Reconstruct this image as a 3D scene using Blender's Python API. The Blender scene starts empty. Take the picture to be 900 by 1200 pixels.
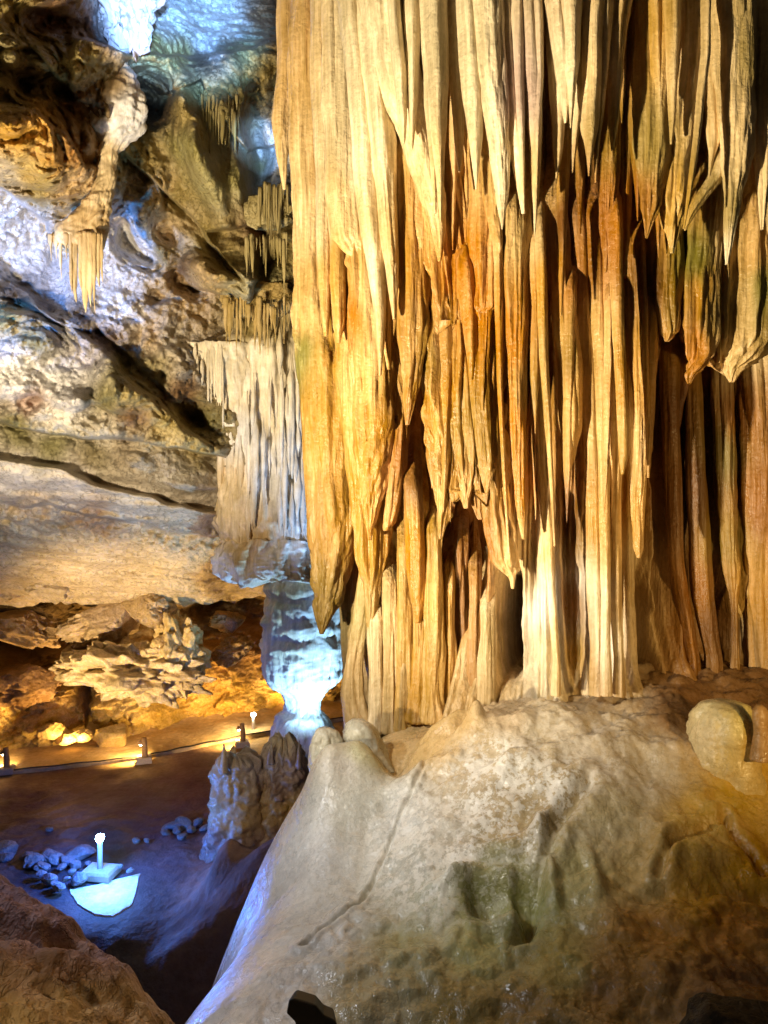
import bpy, math, random
import numpy as np
from mathutils import Vector

sc = bpy.context.scene
COL = sc.collection
F = 830.0                                   # focal length in photo pixels (900 x 1200)

# ------------------------------------------------------------------ camera
cam_d = bpy.data.cameras.new('camera')
cam = bpy.data.objects.new('camera', cam_d)
COL.objects.link(cam)
cam_d.sensor_fit = 'VERTICAL'
cam_d.sensor_height = 24.0
cam_d.lens = 24.0 * F / 1200.0
cam_d.clip_start = 0.05
cam_d.clip_end = 300
cam.location = (0, 0, 0)
cam.rotation_euler = (math.radians(90), 0, 0)
sc.camera = cam

# ------------------------------------------------------------------ world, exposure
w = bpy.data.worlds.new('World')
sc.world = w
w.use_nodes = True
bg = w.node_tree.nodes['Background']
bg.inputs[0].default_value = (1.0, 0.78, 0.55, 1)
bg.inputs[1].default_value = 0.03
sc.view_settings.view_transform = 'Standard'
sc.view_settings.look = 'None'
sc.view_settings.exposure = 0.0
sc.view_settings.gamma = 1.0
sc.cycles.max_bounces = 6
sc.cycles.diffuse_bounces = 4
sc.cycles.glossy_bounces = 2
sc.cycles.use_denoising = True
sc.cycles.denoising_prefilter = 'ACCURATE'
sc.cycles.sample_clamp_indirect = 4.0


def P(px, py, Y):
    """a point of the cave at depth Y metres"""
    return ((px - 450.0) / F * Y, Y, (600.0 - py) / F * Y)


def spot(name, loc, aim, power, color, angle=90, blend=0.6, size=0.1):
    d = bpy.data.lights.new(name, 'SPOT')
    d.energy = power
    d.color = color
    d.spot_size = math.radians(angle)
    d.spot_blend = blend
    d.shadow_soft_size = size
    o = bpy.data.objects.new(name, d)
    COL.objects.link(o)
    o.location = loc
    o.rotation_euler = (Vector(aim) - Vector(loc)).to_track_quat('-Z', 'Y').to_euler()
    return o


def point(name, loc, power, color, size=0.04):
    d = bpy.data.lights.new(name, 'POINT')
    d.energy = power
    d.color = color
    d.shadow_soft_size = size
    o = bpy.data.objects.new(name, d)
    COL.objects.link(o)
    o.location = loc
    return o


WARM = (1.0, 0.84, 0.56)
AMBER = (1.0, 0.62, 0.20)
BLUE = (0.24, 0.50, 1.0)
# the floodlight on the ground left of the visitors' place, aimed up at the great column
spot('floodlight_column', (-3.2, 1.9, -1.3), (0.4, 5.2, 1.9), 4000, WARM, 86, 1.0, 0.08)
# amber floodlight low on the right
spot('floodlight_right', (3.6, 1.5, -0.7), (2.5, 4.7, -0.6), 400, (1.0, 0.66, 0.24), 62, 1.0, 0.1)
# softer unseen fill added at upper left, grazing the mound
spot('mound_fill', (-3.0, 1.6, 2.3), (0.40, 4.80, -1.30), 1050, (1.0, 0.90, 0.72), 34, 1.0, 0.12)
# cool fill added over the pit, grazing the mound's left flank
spot('pit_fill', (-3.2, 3.4, 0.9), (-0.5, 4.3, -2.1), 330, (0.86, 0.90, 1.0), 60, 1.0, 0.15)
spot('blue_flood_capital', P(409, 735, 9.2), P(352, 540, 10.2), 150, (.34, .56, 1.0), 60, 0.7, 0.05)
# blue floodlights at the foot of the far pillar and unseen off to the left
spot('blue_flood_pillar', P(388, 905, 9.75), P(352, 690, 10.7), 430, (.34, .66, 1.0), 110, 0.5, 0.06)
spot('blue_flood_vault', (-5.0, 5.5, 1.5), (-4.2, 9.6, 3.4), 1500, (.07, .30, 1.0), 42, 0.8, 0.08)
spot('blue_fill_dome', (-.5, 1.5, 1.5), P(215, 12, 10.6), 20000, (.20, .45, 1.0), 15, 0.5, 0.08)  # blue beam added beside the camera to reach the dome
spot('blue_fill_gap', (-.62, 1.4, 1.25), P(306, 172, 10.6), 11000, (.26, .50, 1.0), 4.6, 0.5, 0.03)  # narrow blue beam added beside the camera for the gap
# small warm spot added to brighten the broken stump
spot('stump_fill', (-3.4, 4.3, -1.2), P(295, 920, 8.9), 230, (1.0, .82, .58), 24, 0.8, .06)
# warm floodlight low in the pit, washing the vault on the left
spot('floodlight_vault', (-3.6, 4.0, -0.6), P(120, 300, 9.4), 2500, (1.0, 0.84, 0.60), 95, 0.9, 0.10)
# warm floodlight on the pit floor, facing the boulders of the low gallery
spot('floodlight_gallery', (-5.2, 8.2, -3.9), P(170, 740, 12.4), 1700, (1.0, 0.72, 0.36), 70, 0.9, 0.08)
# unseen lamp added left of the viewpoint to gild the near rock
spot('near_rock_fill', (-2.6, 0.6, 0.2), (-1.35, 2.2, -1.95), 120, (1.0, 0.74, 0.42), 34, 1.0, 0.1)

# ------------------------------------------------------------------ noise (numpy)


def _hash(ix, iy, iz, seed):
    h = (ix.astype(np.uint32) * np.uint32(374761393) + iy.astype(np.uint32) * np.uint32(668265263)
         + iz.astype(np.uint32) * np.uint32(2147483647) + np.uint32((seed * 974634777 + 12345) & 0xffffffff))
    h = (h ^ (h >> np.uint32(13))) * np.uint32(1274126177)
    h = (h ^ (h >> np.uint32(15))) * np.uint32(2246822519)
    return h ^ (h >> np.uint32(16))


def noise(x, y, z, seed=0):
    """gradient noise about -1..1"""
    x, y, z = np.broadcast_arrays(np.asarray(x, float), np.asarray(y, float), np.asarray(z, float))
    x0 = np.floor(x); y0 = np.floor(y); z0 = np.floor(z)
    fx, fy, fz = x - x0, y - y0, z - z0
    ix, iy, iz = x0.astype(np.int64), y0.astype(np.int64), z0.astype(np.int64)
    u = fx * fx * fx * (fx * (fx * 6 - 15) + 10)
    v = fy * fy * fy * (fy * (fy * 6 - 15) + 10)
    ww = fz * fz * fz * (fz * (fz * 6 - 15) + 10)
    out = 0
    for dx in (0, 1):
        wx = u if dx else 1 - u
        for dy in (0, 1):
            wy = v if dy else 1 - v
            for dz in (0, 1):
                wz = ww if dz else 1 - ww
                h = _hash(ix + dx, iy + dy, iz + dz, seed)
                gx = ((h & np.uint32(1023)).astype(float) / 511.5) - 1
                gy = (((h >> np.uint32(10)) & np.uint32(1023)).astype(float) / 511.5) - 1
                gz = (((h >> np.uint32(20)) & np.uint32(1023)).astype(float) / 511.5) - 1
                out = out + wx * wy * wz * (gx * (fx - dx) + gy * (fy - dy) + gz * (fz - dz))
    return out * 1.3


def fbm(x, y, z, oct=4, seed=0, lac=2.03, gain=0.5):
    a, s = 1.0, 0
    for o in range(oct):
        s = s + a * noise(x, y, z, seed + o * 17)
        x, y, z = x * lac, y * lac, z * lac
        a *= gain
    return s


def billow(x, y, z, oct=3, seed=0, lac=2.1, gain=0.5):
    """rounded lumps between sharp creases, about 0..1"""
    a, s = 1.0, 0
    for o in range(oct):
        s = s + a * np.abs(noise(x, y, z, seed + o * 31))
        x, y, z = x * lac, y * lac, z * lac
        a *= gain
    return s


def ridged(x, y, z, oct=3, seed=0):
    a, s = 1.0, 0
    for o in range(oct):
        s = s + a * (1 - np.abs(noise(x, y, z, seed + o * 13)) * 2)
        x, y, z = x * 2.1, y * 2.1, z * 2.1
        a *= 0.5
    return s


def sstep(a, b, x):
    t = np.clip((x - a) / (b - a), 0, 1)
    return t * t * (3 - 2 * t)


class TPS:
    """thin plate spline through scattered control points"""

    def __init__(self, pts, scale=100.0, smooth=1e-3):
        p = np.array(pts, float)
        self.c = p[:, :2] / scale
        self.s = scale
        v = p[:, 2:]
        n = len(p)
        K = self.k(self.c, self.c) + np.eye(n) * smooth
        A = np.zeros((n + 3, n + 3))
        A[:n, :n] = K
        A[:n, n] = 1
        A[:n, n + 1:] = self.c
        A[n:, :n] = A[:n, n:].T
        b = np.zeros((n + 3, v.shape[1]))
        b[:n] = v
        self.w = np.linalg.solve(A, b)

    @staticmethod
    def k(a, b):
        d2 = ((a[:, None, :] - b[None, :, :]) ** 2).sum(-1)
        return 0.5 * d2 * np.log(d2 + 1e-12)

    def __call__(self, x, y):
        q = np.stack([np.ravel(x), np.ravel(y)], 1) / self.s
        out = np.empty((len(q), self.w.shape[1]))
        n = len(self.c)
        for i in range(0, len(q), 50000):
            qq = q[i:i + 50000]
            out[i:i + 50000] = self.k(qq, self.c) @ self.w[:n] + self.w[n] + qq @ self.w[n + 1:]
        return out.reshape(np.shape(x) + (self.w.shape[1],)) if self.w.shape[1] > 1 else out.reshape(np.shape(x))


# ------------------------------------------------------------------ stone pigments
CREAM = (.66, .50, .27); PALE = (.70, .60, .41); WHITE = (.74, .71, .66); GREY = (.42, .39, .35)
KHAKI = (.33, .245, .08); OLIVE = (.20, .17, .06); GREEN = (.22, .24, .07); ORANGE = (.50, .25, .04)
BROWN = (.17, .085, .03); DARK = (.07, .045, .025); TAN = (.47, .32, .14); PINK = (.48, .36, .31)  # DARK: shade put into hollows and recesses
GOLD = (.50, .31, .075); RUST = (.33, .16, .04); PURPLE = (.17, .10, .09)


class Pigment:
    """stone colours, some with shade put in, at places of the cave, mixed with ragged borders"""

    def __init__(self, pts, power=4.0, warp=26.0, ky=1.0):
        self.ky = ky
        self.xy = np.array([(p[0], p[1]) for p in pts], float)
        self.c = np.array([tuple(p[2]) + ((p[3],) if len(p) > 3 else (0.0,)) for p in pts], float)
        self.p = power
        self.warp = warp

    def __call__(self, co, seed=5, sy=1.0):
        px = 450 + co[:, 0] / np.maximum(co[:, 1], .5) * F
        py = 600 - co[:, 2] / np.maximum(co[:, 1], .5) * F
        s = 1.6
        px = px + self.warp * fbm(co[:, 0] * s, co[:, 1] * s, co[:, 2] * s * sy, 4, seed)
        py = py + self.warp * fbm(co[:, 0] * s + 9, co[:, 1] * s, co[:, 2] * s * sy, 4, seed + 3) / max(sy, .3)
        out = np.zeros((len(co), 4))
        for i in range(0, len(co), 60000):
            d2 = (px[i:i + 60000, None] - self.xy[None, :, 0]) ** 2 + ((py[i:i + 60000, None] - self.xy[None, :, 1]) * self.ky) ** 2
            ww = 1.0 / (d2 + 150.0) ** (self.p / 2)
            out[i:i + 60000] = (ww @ self.c) / ww.sum(1, keepdims=True)
        return out


# ------------------------------------------------------------------ materials
def stone(name, var=0.35, vscale=3.0, streak=0.0, sscale=9.0, bump=0.35, bscale=14.0, rough=0.62,
          crust=True, speck=0.25, spec=0.35, crack=0.0, crust_scale=16):
    m = bpy.data.materials.new(name)
    m.use_nodes = True
    nt = m.node_tree
    N, L = nt.nodes, nt.links
    bs = N['Principled BSDF']
    at = N.new('ShaderNodeAttribute'); at.attribute_name = 'pigment'
    tc = N.new('ShaderNodeTexCoord')

    def nz(scale, detail, vec=None, rgh=0.6, dist=0.0):
        n = N.new('ShaderNodeTexNoise')
        n.inputs['Scale'].default_value = scale
        n.inputs['Detail'].default_value = detail
        n.inputs['Roughness'].default_value = rgh
        n.inputs['Distortion'].default_value = dist
        L.new(vec or tc.outputs['Object'], n.inputs['Vector'])
        return n.outputs['Fac']

    def rng(fac, a, b, lo, hi):
        r = N.new('ShaderNodeMapRange')
        r.inputs['From Min'].default_value = a
        r.inputs['From Max'].default_value = b
        r.inputs['To Min'].default_value = lo
        r.inputs['To Max'].default_value = hi
        L.new(fac, r.inputs['Value'])
        return r.outputs['Result']

    def mul(a, b, op='MULTIPLY'):
        n = N.new('ShaderNodeMath'); n.operation = op
        for i, v in enumerate((a, b)):
            if isinstance(v, (int, float)):
                n.inputs[i].default_value = v
            else:
                L.new(v, n.inputs[i])
        return n.outputs[0]

    big = rng(nz(vscale, 7, dist=0.4), .3, .7, 1 - var, 1 + var)
    fine = rng(nz(vscale * 11, 3), .3, .7, 1 - var * .5, 1 + var * .5)
    k = mul(big, fine)
    hgt = mul(nz(bscale, 4, rgh=.62), 1.0)
    if streak > 0:
        mp = N.new('ShaderNodeMapping')
        mp.inputs['Scale'].default_value = (1, 1, 0.045)
        L.new(tc.outputs['Object'], mp.inputs['Vector'])
        s1 = nz(sscale, 5, mp.outputs['Vector'], .65)
        s2 = nz(sscale * 4.2, 3, mp.outputs['Vector'], .6)
        k = mul(k, rng(s1, .32, .68, 1 - streak, 1 + streak))
        k = mul(k, rng(s2, .3, .7, 1 - streak * .5, 1 + streak * .5))
        hgt = mul(mul(hgt, .5), mul(mul(s2, .5), mul(s1, .5), 'ADD'), 'ADD')
    if speck > 0:
        sp = rng(nz(30, 4, rgh=.7), .64, .72, 1, 1 - speck)
        k = mul(k, sp)
    if crack > 0:
        for sc_, wd_ in ((vscale * 1.7, .012), (vscale * 5.5, .016)):
            cn = nz(sc_, 3, dist=.3)
            ab = mul(mul(cn, -.5, 'ADD'), 0.0, 'ADD')
            na = N.new('ShaderNodeMath'); na.operation = 'ABSOLUTE'; L.new(ab, na.inputs[0])
            ln = rng(na.outputs[0], 0, wd_, 1 - crack, 1)
            k = mul(k, ln)
            hgt = mul(hgt, mul(ln, .5), 'ADD')
    # paler, less saturated where the tone runs high, redder where low
    hsv = N.new('ShaderNodeHueSaturation')
    L.new(at.outputs['Color'], hsv.inputs['Color'])
    L.new(k, hsv.inputs['Value'])
    L.new(rng(k, .5, 1.5, 1.18, .84), hsv.inputs['Saturation'])
    colr = hsv.outputs['Color']
    if crust:
        c = mul(mul(nz(crust_scale, 5, rgh=.75), .6), mul(nz(crust_scale * .22, 4, rgh=.6), .4), 'ADD')
        cm = mul(rng(c, .475, .515, 0, 1), at.outputs['Alpha'])
        mx = N.new('ShaderNodeMix'); mx.data_type = 'RGBA'
        L.new(cm, mx.inputs[0])
        L.new(colr, mx.inputs[6])
        mx.inputs[7].default_value = (.78, .74, .66, 1)
        colr = mx.outputs[2]
        hgt = mul(hgt, mul(cm, .5), 'ADD')
    L.new(colr, bs.inputs['Base Color'])
    L.new(rng(nz(vscale * 2.3, 4), .3, .7, rough - .16, rough + .16), bs.inputs['Roughness'])
    bs.inputs['Specular IOR Level'].default_value = spec
    b = N.new('ShaderNodeBump')
    b.inputs['Strength'].default_value = bump
    b.inputs['Distance'].default_value = 0.05
    L.new(hgt, b.inputs['Height'])
    L.new(b.outputs['Normal'], bs.inputs['Normal'])
    return m


def plain(name, color, rough=.6, emit=None, power=0, metal=0):
    m = bpy.data.materials.new(name)
    m.use_nodes = True
    N, L = m.node_tree.nodes, m.node_tree.links
    bs = N['Principled BSDF']
    n = N.new('ShaderNodeTexNoise'); n.inputs['Scale'].default_value = 40; n.inputs['Detail'].default_value = 5
    tc = N.new('ShaderNodeTexCoord'); L.new(tc.outputs['Object'], n.inputs['Vector'])
    r = N.new('ShaderNodeMapRange')
    r.inputs['To Min'].default_value = .65; r.inputs['To Max'].default_value = 1.3
    L.new(n.outputs['Fac'], r.inputs['Value'])
    h = N.new('ShaderNodeHueSaturation'); h.inputs['Color'].default_value = tuple(color) + (1,)
    L.new(r.outputs['Result'], h.inputs['Value'])
    L.new(h.outputs['Color'], bs.inputs['Base Color'])
    bs.inputs['Roughness'].default_value = rough
    bs.inputs['Metallic'].default_value = metal
    if emit:
        bs.inputs['Emission Color'].default_value = tuple(emit) + (1,)
        bs.inputs['Emission Strength'].default_value = power
    return m


M_DRIP = stone('flowstone_streaked', .18, 2.2, .30, 10, .55, 26, .42, speck=.28, spec=.5)
M_PILLAR = stone('pillar_calcite', .16, 2.5, .22, 7, .5, 9, .6, speck=.25)
M_MOUND = stone('flowstone_mound_stone', .20, 3.0, 0, 9, .36, 14, .27, speck=.3, spec=.5, crack=.18, crust_scale=24)
M_ROCK = stone('craggy_limestone', .34, 2.2, 0, 9, 1.0, 8, .7, speck=.35, crack=.15)
M_CEIL = stone('vault_limestone', .24, 1.6, 0, 9, 1.0, 8, .66, speck=.4, crack=.3)
M_FLOOR = stone('cave_floor_clay', .3, 1.2, 0, 9, .6, 9, .75, speck=.3)


# ------------------------------------------------------------------ mesh makers
def link(name, co, faces, mat, parent=None, loc=(0, 0, 0), pig=None, smooth=True):
    """one mesh object; co in world metres, stored about loc"""
    co = np.asarray(co, float)
    me = bpy.data.meshes.new(name)
    nv = len(co)
    me.vertices.add(nv)
    me.vertices.foreach_set('co', (co - np.asarray(loc)).astype(np.float32).ravel())
    if isinstance(faces, np.ndarray):
        nf, k = faces.shape
        me.loops.add(nf * k)
        me.loops.foreach_set('vertex_index', faces.astype(np.int32).ravel())
        me.polygons.add(nf)
        me.polygons.foreach_set('loop_start', np.arange(0, nf * k, k, dtype=np.int32))
    else:
        tot = sum(len(f) for f in faces)
        me.loops.add(tot)
        me.loops.foreach_set('vertex_index', np.fromiter((i for f in faces for i in f), np.int32, tot))
        me.polygons.add(len(faces))
        st = np.cumsum([0] + [len(f) for f in faces[:-1]]).astype(np.int32)
        me.polygons.foreach_set('loop_start', st)
    me.update(calc_edges=True)
    me.validate()
    if pig is not None:
        a = me.attributes.new('pigment', 'FLOAT_COLOR', 'POINT')
        pig = np.asarray(pig, np.float32)
        if pig.ndim == 1:
            pig = np.tile(np.append(pig, 0.0) if len(pig) == 3 else pig, (nv, 1)).astype(np.float32)
        a.data.foreach_set('color', np.ascontiguousarray(pig, np.float32).ravel())
    me.polygons.foreach_set('use_smooth', np.full(len(me.polygons), smooth))
    me.materials.append(mat)
    o = bpy.data.objects.new(name, me)
    COL.objects.link(o)
    if parent is not None:
        o.parent = parent
        pl = np.asarray(parent.matrix_basis.translation)
        q = parent.parent
        while q is not None:
            pl = pl + np.asarray(q.matrix_basis.translation)
            q = q.parent
        o.location = tuple(np.asarray(loc) - pl)
    else:
        o.location = loc
    return o


def tag(o, label=None, cat=None, group=None, kind=None):
    if label: o['label'] = label
    if cat: o['category'] = cat
    if group: o['group'] = group
    if kind: o['kind'] = kind
    return o


def thing(name, loc, label, cat, group=None):
    o = bpy.data.objects.new(name, None)
    o.empty_display_size = .1
    COL.objects.link(o)
    o.location = loc
    return tag(o, label, cat, group)


def gridfaces(nr, nc, wrap=False):
    i = np.arange(nr - 1)[:, None] * nc
    if wrap:
        j = np.arange(nc)[None, :]
        jn = (j + 1) % nc
    else:
        j = np.arange(nc - 1)[None, :]
        jn = j + 1
    a = i + j; b = i + jn; c = i + nc + jn; d = i + nc + j
    return np.stack([a, d, c, b], -1).reshape(-1, 4)


def grid_normals(Pt):
    du = np.gradient(Pt, axis=1)
    dv = np.gradient(Pt, axis=0)
    n = np.cross(du, dv)
    return n / (np.linalg.norm(n, axis=-1, keepdims=True) + 1e-9)


def axis(breaks):
    """sample positions: [(start, step), ..., end]"""
    out = []
    for k in range(len(breaks) - 1):
        a, s = breaks[k]
        b = breaks[k + 1] if not isinstance(breaks[k + 1], tuple) else breaks[k + 1][0]
        out.append(np.arange(a, b, s))
    return np.concatenate(out)


# ------------------------------------------------------------------ hanging stone
def lathe_stone(name, rows, depth, parent, mat, pig, loc=(0, 0, 0), ratio=0.9, flute=0.014, fscale=7.0, lump=0.05,
                seed=0, nth=36, step=5.0, tip=True, tip2=False, wob=1.0, vfreq=0.09, rings=None, crag=0.0, front=True, sect=2.0, emerge=None, ragged=(0, 0)):
    """a solid dripstone from its edges: rows of (y, left, right) at depth(px) metres. fluted, lumpy, closed at both ends"""
    r = np.array(rows, float)
    n = max(10, int((r[-1, 0] - r[0, 0]) / step))
    ys = np.linspace(r[0, 0], r[-1, 0], n)
    if tip:                                   # finer rows near the tip
        t = np.linspace(0, 1, n)
        ys = r[0, 0] + (r[-1, 0] - r[0, 0]) * (1 - (1 - t) ** 1.35)
    xl = np.interp(ys, r[:, 0], r[:, 1]); xr = np.interp(ys, r[:, 0], r[:, 2])
    k = 3
    for _ in range(2):                        # soften the corners of the outline
        for a in (xl, xr):
            a[1:-1] = (a[:-2] + a[1:-1] * 2 + a[2:]) / 4
    c = (xl + xr) / 2; hw = np.maximum((xr - xl) / 2, .35)
    wd = hw.max()
    zz = ys / 60.0 + seed * 3.7
    c = c + wob * np.minimum(hw * .12, 3.0) * noise(zz, seed * 1.3 + .5, .5, 3)
    hw = hw * (1 + .10 * wob * noise(zz * 1.7, seed * 2.1 + .5, 1.5, 4))
    Y = depth(c.mean()) if callable(depth) else depth
    amax = hw.max() / F * Y
    Ya = Y + (amax * ratio if front else 0) + 0 * ys
    if emerge:
        Ya = Ya + emerge[1] * (1 - sstep(ys[0], ys[0] + emerge[0], ys))
    X = (c - 450) / F * Ya; Z = (600 - ys) / F * Ya; a = hw / F * Ya
    amax = a.max()
    b = np.minimum(a * ratio, amax * ratio)
    th = np.linspace(0, 2 * np.pi, nth, endpoint=False) + .1
    ct, st = np.cos(th)[None, :], np.sin(th)[None, :]
    sr = 1.0 / (np.abs(ct) ** sect + np.abs(st) ** sect) ** (1 / sect)
    ct, st = ct * sr, st * sr
    A = a[:, None]; B = b[:, None]
    yc = Ya[:, None]
    so = seed * 5.17
    sx, sy_, sz = ct * np.maximum(A, amax * .35), st * np.maximum(B, amax * ratio * .35), Z[:, None] + 0 * ct
    fl = billow(sx * fscale + so, sy_ * fscale, sz * fscale * vfreq, 3, seed % 7) - .45
    lm = noise(sx * 2.2 + so, sy_ * 2.2, sz * 1.1, 5)
    d = flute * fl * 2.2 + lump * amax * lm
    if rings is not None:
        d = d + rings(ys)[:, None] * (0.5 + 1.3 * noise(sx * 3 + so, sy_ * 3, sz * 2.0, 8))
    if crag:
        d = d + crag * (billow(sx * 4 + so, sy_ * 4, sz * 4, 4, 11) - .4)
    if ragged[0] or ragged[1]:
        rn = noise(ct * 3 + so, st * 3, 0 * ct, 14) + .6 * noise(ct * 9 + so, st * 9, 0 * ct, 15)
        uu = np.linspace(0, 1, n)[:, None]
        sz = sz + rn * (ragged[0] * np.maximum(1 - uu * 4, 0) + ragged[1] * np.maximum(uu * 3 - 2, 0))
    fade = np.minimum(1, A / (amax * .45 + 1e-6))
    RA = np.maximum(A + d * fade, A * .35)
    RB = np.maximum(B + d * fade, B * .35)
    V = np.stack([X[:, None] + RA * ct, yc - RB * st + 0 * A, sz], -1)
    co = V.reshape(-1, 3)
    top = V[0].mean(0) + np.array((0, 0, .0)); bot = V[-1].mean(0)
    co = np.vstack([co, top, bot])
    f = [tuple(q) for q in gridfaces(n, nth, True)]
    it, ib = n * nth, n * nth + 1
    for j in range(nth):
        jn = (j + 1) % nth
        f.append((it, j, jn))
        f.append((ib, (n - 1) * nth + jn, (n - 1) * nth + j))
    pg = pig(co) if callable(pig) else pig
    return link(name, co, f, mat, parent, loc, pg)

def solid(c, a=0.0, jit=.12):
    def f(co):
        k = 1 + jit * fbm(co[:, 0] * 2, co[:, 1] * 2, co[:, 2] * 2, 2, 77)
        return np.concatenate([np.asarray(c)[None, :] * k[:, None], np.full((len(co), 1), a)], 1)
    return f


# ================================================================== THE GREAT COLUMN
CX, CY, RX, RY = 1.75, 7.0, 2.45, 2.15
_pxs = np.arange(250, 1400, 2.0)


def _front(px):
    k = (px - 450) / F
    A = k * k / RX ** 2 + 1 / RY ** 2
    B = -2 * (k * CX / RX ** 2 + CY / RY ** 2)
    C = CX ** 2 / RX ** 2 + CY ** 2 / RY ** 2 - 1
    D = B * B - 4 * A * C
    return (-B - math.sqrt(max(D, 0))) / (2 * A)


_tab = np.array([_front(p) for p in _pxs])


def face_depth(off=0.0):
    return lambda px: float(np.interp(px, _pxs, _tab)) + off


PIG_COL = Pigment([
    (350, 50, CREAM), (420, 60, PALE), (500, 60, PALE), (560, 60, PALE), (430, 180, PALE), (360, 250, PALE),
    (400, 250, CREAM), (430, 330, PALE), (515, 240, CREAM), (590, 190, PALE), (620, 100, PINK), (640, 220, CREAM),
    (660, 90, PALE), (700, 90, CREAM), (720, 160, KHAKI), (760, 60, GOLD), (760, 160, KHAKI), (800, 80, CREAM),
    (850, 60, CREAM), (880, 60, KHAKI), (860, 140, CREAM), (890, 200, CREAM), (790, 230, GOLD), (845, 230, KHAKI), (852, 290, PALE),
    (620, 270, PALE), (700, 270, RUST), (730, 260, ORANGE), (660, 260, BROWN), (750, 230, RUST),
    (410, 350, ORANGE), (400, 330, GOLD), (350, 370, CREAM), (352, 410, GREEN), (375, 420, GOLD), (430, 440, CREAM), (440, 500, GOLD), (425, 560, GOLD),
    (455, 470, TAN), (480, 400, TAN), (490, 300, GOLD), (540, 300, ORANGE), (560, 370, ORANGE), (525, 380, TAN), (510, 400, KHAKI),
    (380, 500, GOLD), (370, 600, TAN), (400, 600, GOLD), (385, 700, KHAKI), (430, 640, GOLD), (430, 720, KHAKI),
    (520, 470, GOLD), (510, 570, CREAM), (545, 500, KHAKI), (570, 540, KHAKI), (550, 580, TAN), (495, 560, BROWN), (480, 520, RUST),
    (600, 400, ORANGE), (600, 500, ORANGE), (605, 570, ORANGE), (625, 450, KHAKI), (640, 420, CREAM), (640, 520, CREAM), (665, 420, KHAKI), (665, 470, CREAM),
    (672, 600, BROWN), (670, 700, RUST), (672, 760, GOLD), (630, 640, CREAM), (640, 720, WHITE), (650, 780, PALE),
    (600, 660, CREAM), (690, 500, CREAM), (700, 600, GOLD), (700, 680, WHITE), (712, 740, WHITE), (720, 620, CREAM), (730, 500, CREAM), (745, 430, GOLD),
    (740, 600, GOLD), (740, 700, TAN), (680, 330, RUST), (640, 330, GOLD), (700, 380, CREAM),
    (490, 640, ORANGE), (470, 700, TAN), (450, 740, CREAM), (510, 700, ORANGE), (530, 680, GOLD), (545, 700, ORANGE), (560, 760, TAN), (500, 780, TAN),
    (460, 800, TAN), (430, 820, TAN), (420, 780, TAN), (560, 640, RUST), (540, 620, BROWN),
    (815, 300, GREEN), (820, 340, GOLD), (815, 390, ORANGE), (835, 360, OLIVE), (880, 290, CREAM), (875, 350, PALE), (895, 340, GREEN), (865, 410, PALE),
    (790, 350, KHAKI), (770, 370, GOLD), (760, 330, BROWN),
    (790, 480, BROWN), (790, 600, BROWN), (815, 560, BROWN), (820, 680, RUST), (800, 760, RUST), (850, 520, OLIVE), (870, 480, RUST), (890, 560, RUST),
    (850, 640, KHAKI), (880, 680, GOLD), (890, 740, TAN), (850, 740, BROWN), (760, 760, TAN)], 4.0, 12.0, .6)

column = thing('flowstone_column', (CX, CY, -1.6),
               'huge fluted flowstone column hung with cream and orange draperies, filling the right of the cave',
               'flowstone column')

# the core: a ribbed elliptical trunk from the mound up into the vault
th = np.concatenate([np.linspace(-0.55 * np.pi, 0.55 * np.pi, 760, endpoint=False),
                     np.linspace(0.55 * np.pi, 1.45 * np.pi, 110, endpoint=False)])
zs = np.concatenate([np.linspace(-2.3, 3.8, 430), np.linspace(3.9, 7.0, 30)])
TH, ZZ = np.meshgrid(th, zs)
nx_, ny_ = np.sin(TH), -np.cos(TH)
bx, by = CX + (RX - .42) * nx_, CY + (RY - .42) * ny_
wx = bx + .05 * noise(bx * 1.5, by, ZZ * .6, 2)
d = .30 * (billow(wx * 1.9, by * 1.9, ZZ * .10, 2, 3) - .4) + .24 * (billow(wx * 5.0, by * 5.0, ZZ * .16, 2, 4) - .4) \
    + .075 * (billow(wx * 14, by * 14, ZZ * .32, 2, 5) - .4) + .012 * noise(bx * 6, by * 6, ZZ * 6, 6)
ppx = 450 + bx / by * F; ppy = 600 - ZZ / by * F
for (fx, fy, rx, ry, am, p) in [
        (595, 735, 12, 52, -3.2, 5), (540, 640, 20, 75, -1.0, 3), (800, 590, 46, 170, -.32, 3), (858, 520, 40, 120, -.08, 2),
        (765, 745, 14, 60, -.6, 3), (850, 745, 26, 80, -.5, 2), (897, 775, 8, 25, -.8, 2), (672, 680, 22, 120, -.22, 2), (640, 700, 18, 130, .16, 2),
        (705, 660, 26, 200, .24, 2), (745, 620, 14, 130, .05, 2), (812, 640, 10, 200, .22, 2), (780, 600, 8, 220, .22, 2), (880, 660, 24, 180, .22, 2), (492, 530, 20, 100, -.9, 2), (470, 640, 12, 60, -.5, 2),
        (460, 760, 26, 60, .22, 2), (510, 700, 18, 150, .18, 2), (575, 720, 12, 90, .12, 2), (660, 290, 18, 150, -.3, 2), (690, 300, 12, 120, -.2, 2),
        (650, 190, 70, 190, -.75, 2)]:
    front = sstep(-.1, .3, -ny_)
    wob = 6 * noise(ZZ * 2.5, fx * .1, bx * 0, 9) + 2.5 * noise(ZZ * 9, fx * .1, bx * 0, 10)
    q = np.abs((ppx + wob - fx) / rx) ** p + np.abs((ppy + 14 * noise(bx * 14, ZZ * 1.5, fx * .1, 12) - fy) / ry) ** p
    d = d + am * np.exp(-q) * front
d = d + .42 * sstep(-.95, -1.75, ZZ) ** 1.5 * sstep(-.95, -.3, nx_) * (1 + .5 * noise(bx * 2.2, by * 2.2, ZZ * .3, 8))
d = d + .5 * sstep(3.2, 5.5, ZZ)
core = np.stack([bx + d * nx_, by + d * ny_, ZZ], -1).reshape(-1, 3)
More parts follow.
